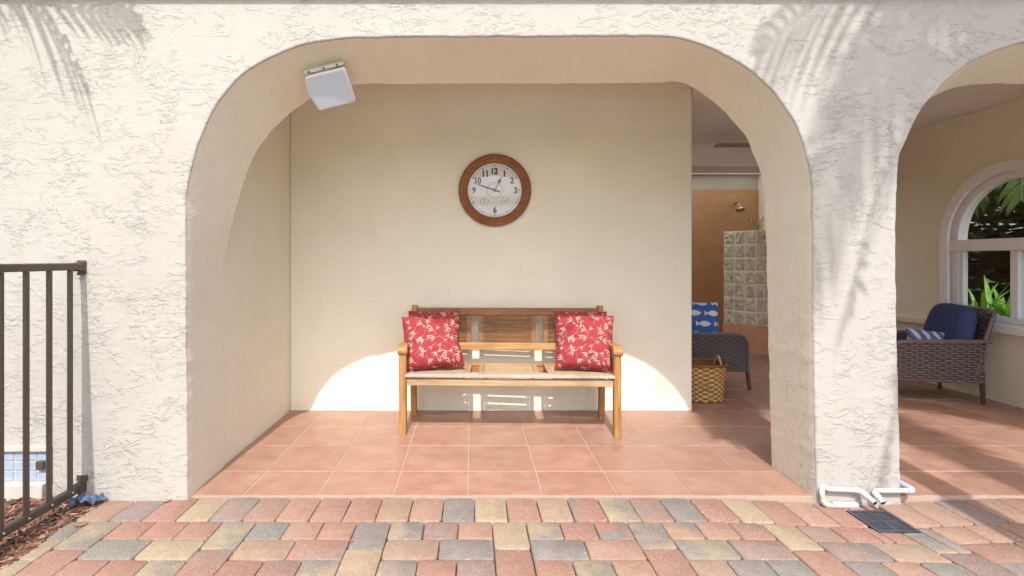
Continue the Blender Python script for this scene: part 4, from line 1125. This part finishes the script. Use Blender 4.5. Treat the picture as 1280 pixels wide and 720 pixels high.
def blade_plant(name, loc, n, L, wd, mat, label, seed, cat='plant'):
    rn = random.Random(seed); s = MB()
    for i in range(n):
        a = rn.uniform(0, 2*PI); el = rn.uniform(.5, 1.4); d = Vector((math.cos(a)*math.cos(el), math.sin(a)*math.cos(el), math.sin(el)))
        q = Vector((rn.uniform(-.12, .12), rn.uniform(-.2, .2), rn.uniform(0, .25))); l = L*rn.uniform(.6, 1.1); vs = []
        sd_ = d.cross(Vector((0, 0, 1))).normalized()
        for j in range(7):
            u = j/6; ww_ = wd*math.sin(PI*min(1, .12+u*.88))+.002; vs += [q-sd_*ww_/2, q+Vector((0, 0, -.006)), q+sd_*ww_/2]
            q = q+d*l/6; d = (d+Vector((0, 0, -.22))).normalized()
        fs = []
        for j in range(6): fs += [(3*j, 3*j+1, 3*j+4, 3*j+3), (3*j+1, 3*j+2, 3*j+5, 3*j+4)]
        s.add(vs, fs)
    o = s.build(name, M[mat], None, smooth=60); o.location = loc; return tag(o, label, cat)
blade_plant('strappy_plant', (5.25, 5.30, .22), 130, .75, .05, 'bright_leaf', 'bright green strappy plant just outside the arched window', 5)
blade_plant('strappy_plant', (5.35, 4.85, .12), 130, .75, .05, 'bright_leaf', 'second bright green plant outside the window, nearer the mullion', 6)
def leaf_mass(name, c, rad, n, size, mat, label, cat, seed):
    rn = random.Random(seed); s = MB()
    for i in range(n):
        while True:
            v = Vector((rn.uniform(-1, 1), rn.uniform(-1, 1), rn.uniform(-1, 1)))
            if .25 < v.length < 1: break
        p = Vector((v.x*rad[0], v.y*rad[1], v.z*rad[2]))*(1+.25*noise.noise(v*2.5+Vector((seed, 0, 0))))
        m = Matrix.Translation(p) @ Matrix.Rotation(rn.uniform(0, 6.3), 4, 'Z') @ Matrix.Rotation(rn.uniform(-1.2, 1.2), 4, 'X')
        a = size*rn.uniform(.6, 1.3)
        s.add([m @ Vector(q) for q in ((-a*.5, 0, 0), (0, -a*.2, 0), (a*.6, 0, 0), (0, a*.2, 0))], [(0, 1, 2, 3)])
    o = empty(name, (c[0], c[1], -.3), label, cat)
    f = s.build('foliage', M[mat], o); f.location = (0, 0, c[2]+.3)
    t = MB(); t.tube([(0, 0, 0), (.03, 0, (c[2]+.3)*.6), (0, .05, c[2]+.5)], .06, 8, scales=[1, .8, .3]); t.build('trunk', M['palm_trunk'], o, smooth=50)
    return o
leaf_mass('tall_shrub', (7.6, 6.6, 1.5), (1.1, 1.9, 2.0), 4200, .26, 'dark_leaf', 'tall dark shrub in the garden behind the window panes', 'shrub', 21)
leaf_mass('tall_shrub', (8.0, 8.8, 1.6), (1.2, 1.7, 2.2), 4200, .16, 'dark_leaf', 'dark shrub farthest back in the garden outside the window', 'shrub', 22)
leaf_mass('tall_shrub', (7.4, 4.4, 1.3), (1.0, 1.2, 1.8), 2600, .25, 'mid_leaf', 'dark shrub nearest the front in the garden outside the window', 'shrub', 23)
gp = Vector((6.5, 5.9, 2.35)); fg = []
rn = random.Random(17)
for k in range(14):
    a = R(k*26); L = rn.uniform(.8, 1.15)
    fg.append(([gp, gp+Vector((math.cos(a)*L*.5, math.sin(a)*L*.5, .35)), gp+Vector((math.cos(a)*L, math.sin(a)*L, .0)), gp+Vector((math.cos(a)*L*1.15, math.sin(a)*L*1.15, -.5))], 30, .42, .9))
palm('palm_tree', (6.6, 6.0, -.3), gp, fg, 'small feathery palm in the garden seen through the window', .07)
g = MB(); g.box(6.15, 6.30, 6.3, 9.5, -.3, .60)
tag(g.build('garden_wall', M['garden_wall'], None, bevel=.01), 'low white garden wall seen through the window pane', 'wall')
g = MB(); g.box(4.83, 30, 2.0, 12, -.29, -.12)
tag(g.build('garden_bed', M['bark_soil']), 'dark planting bed outside the window', None, None, 'structure')
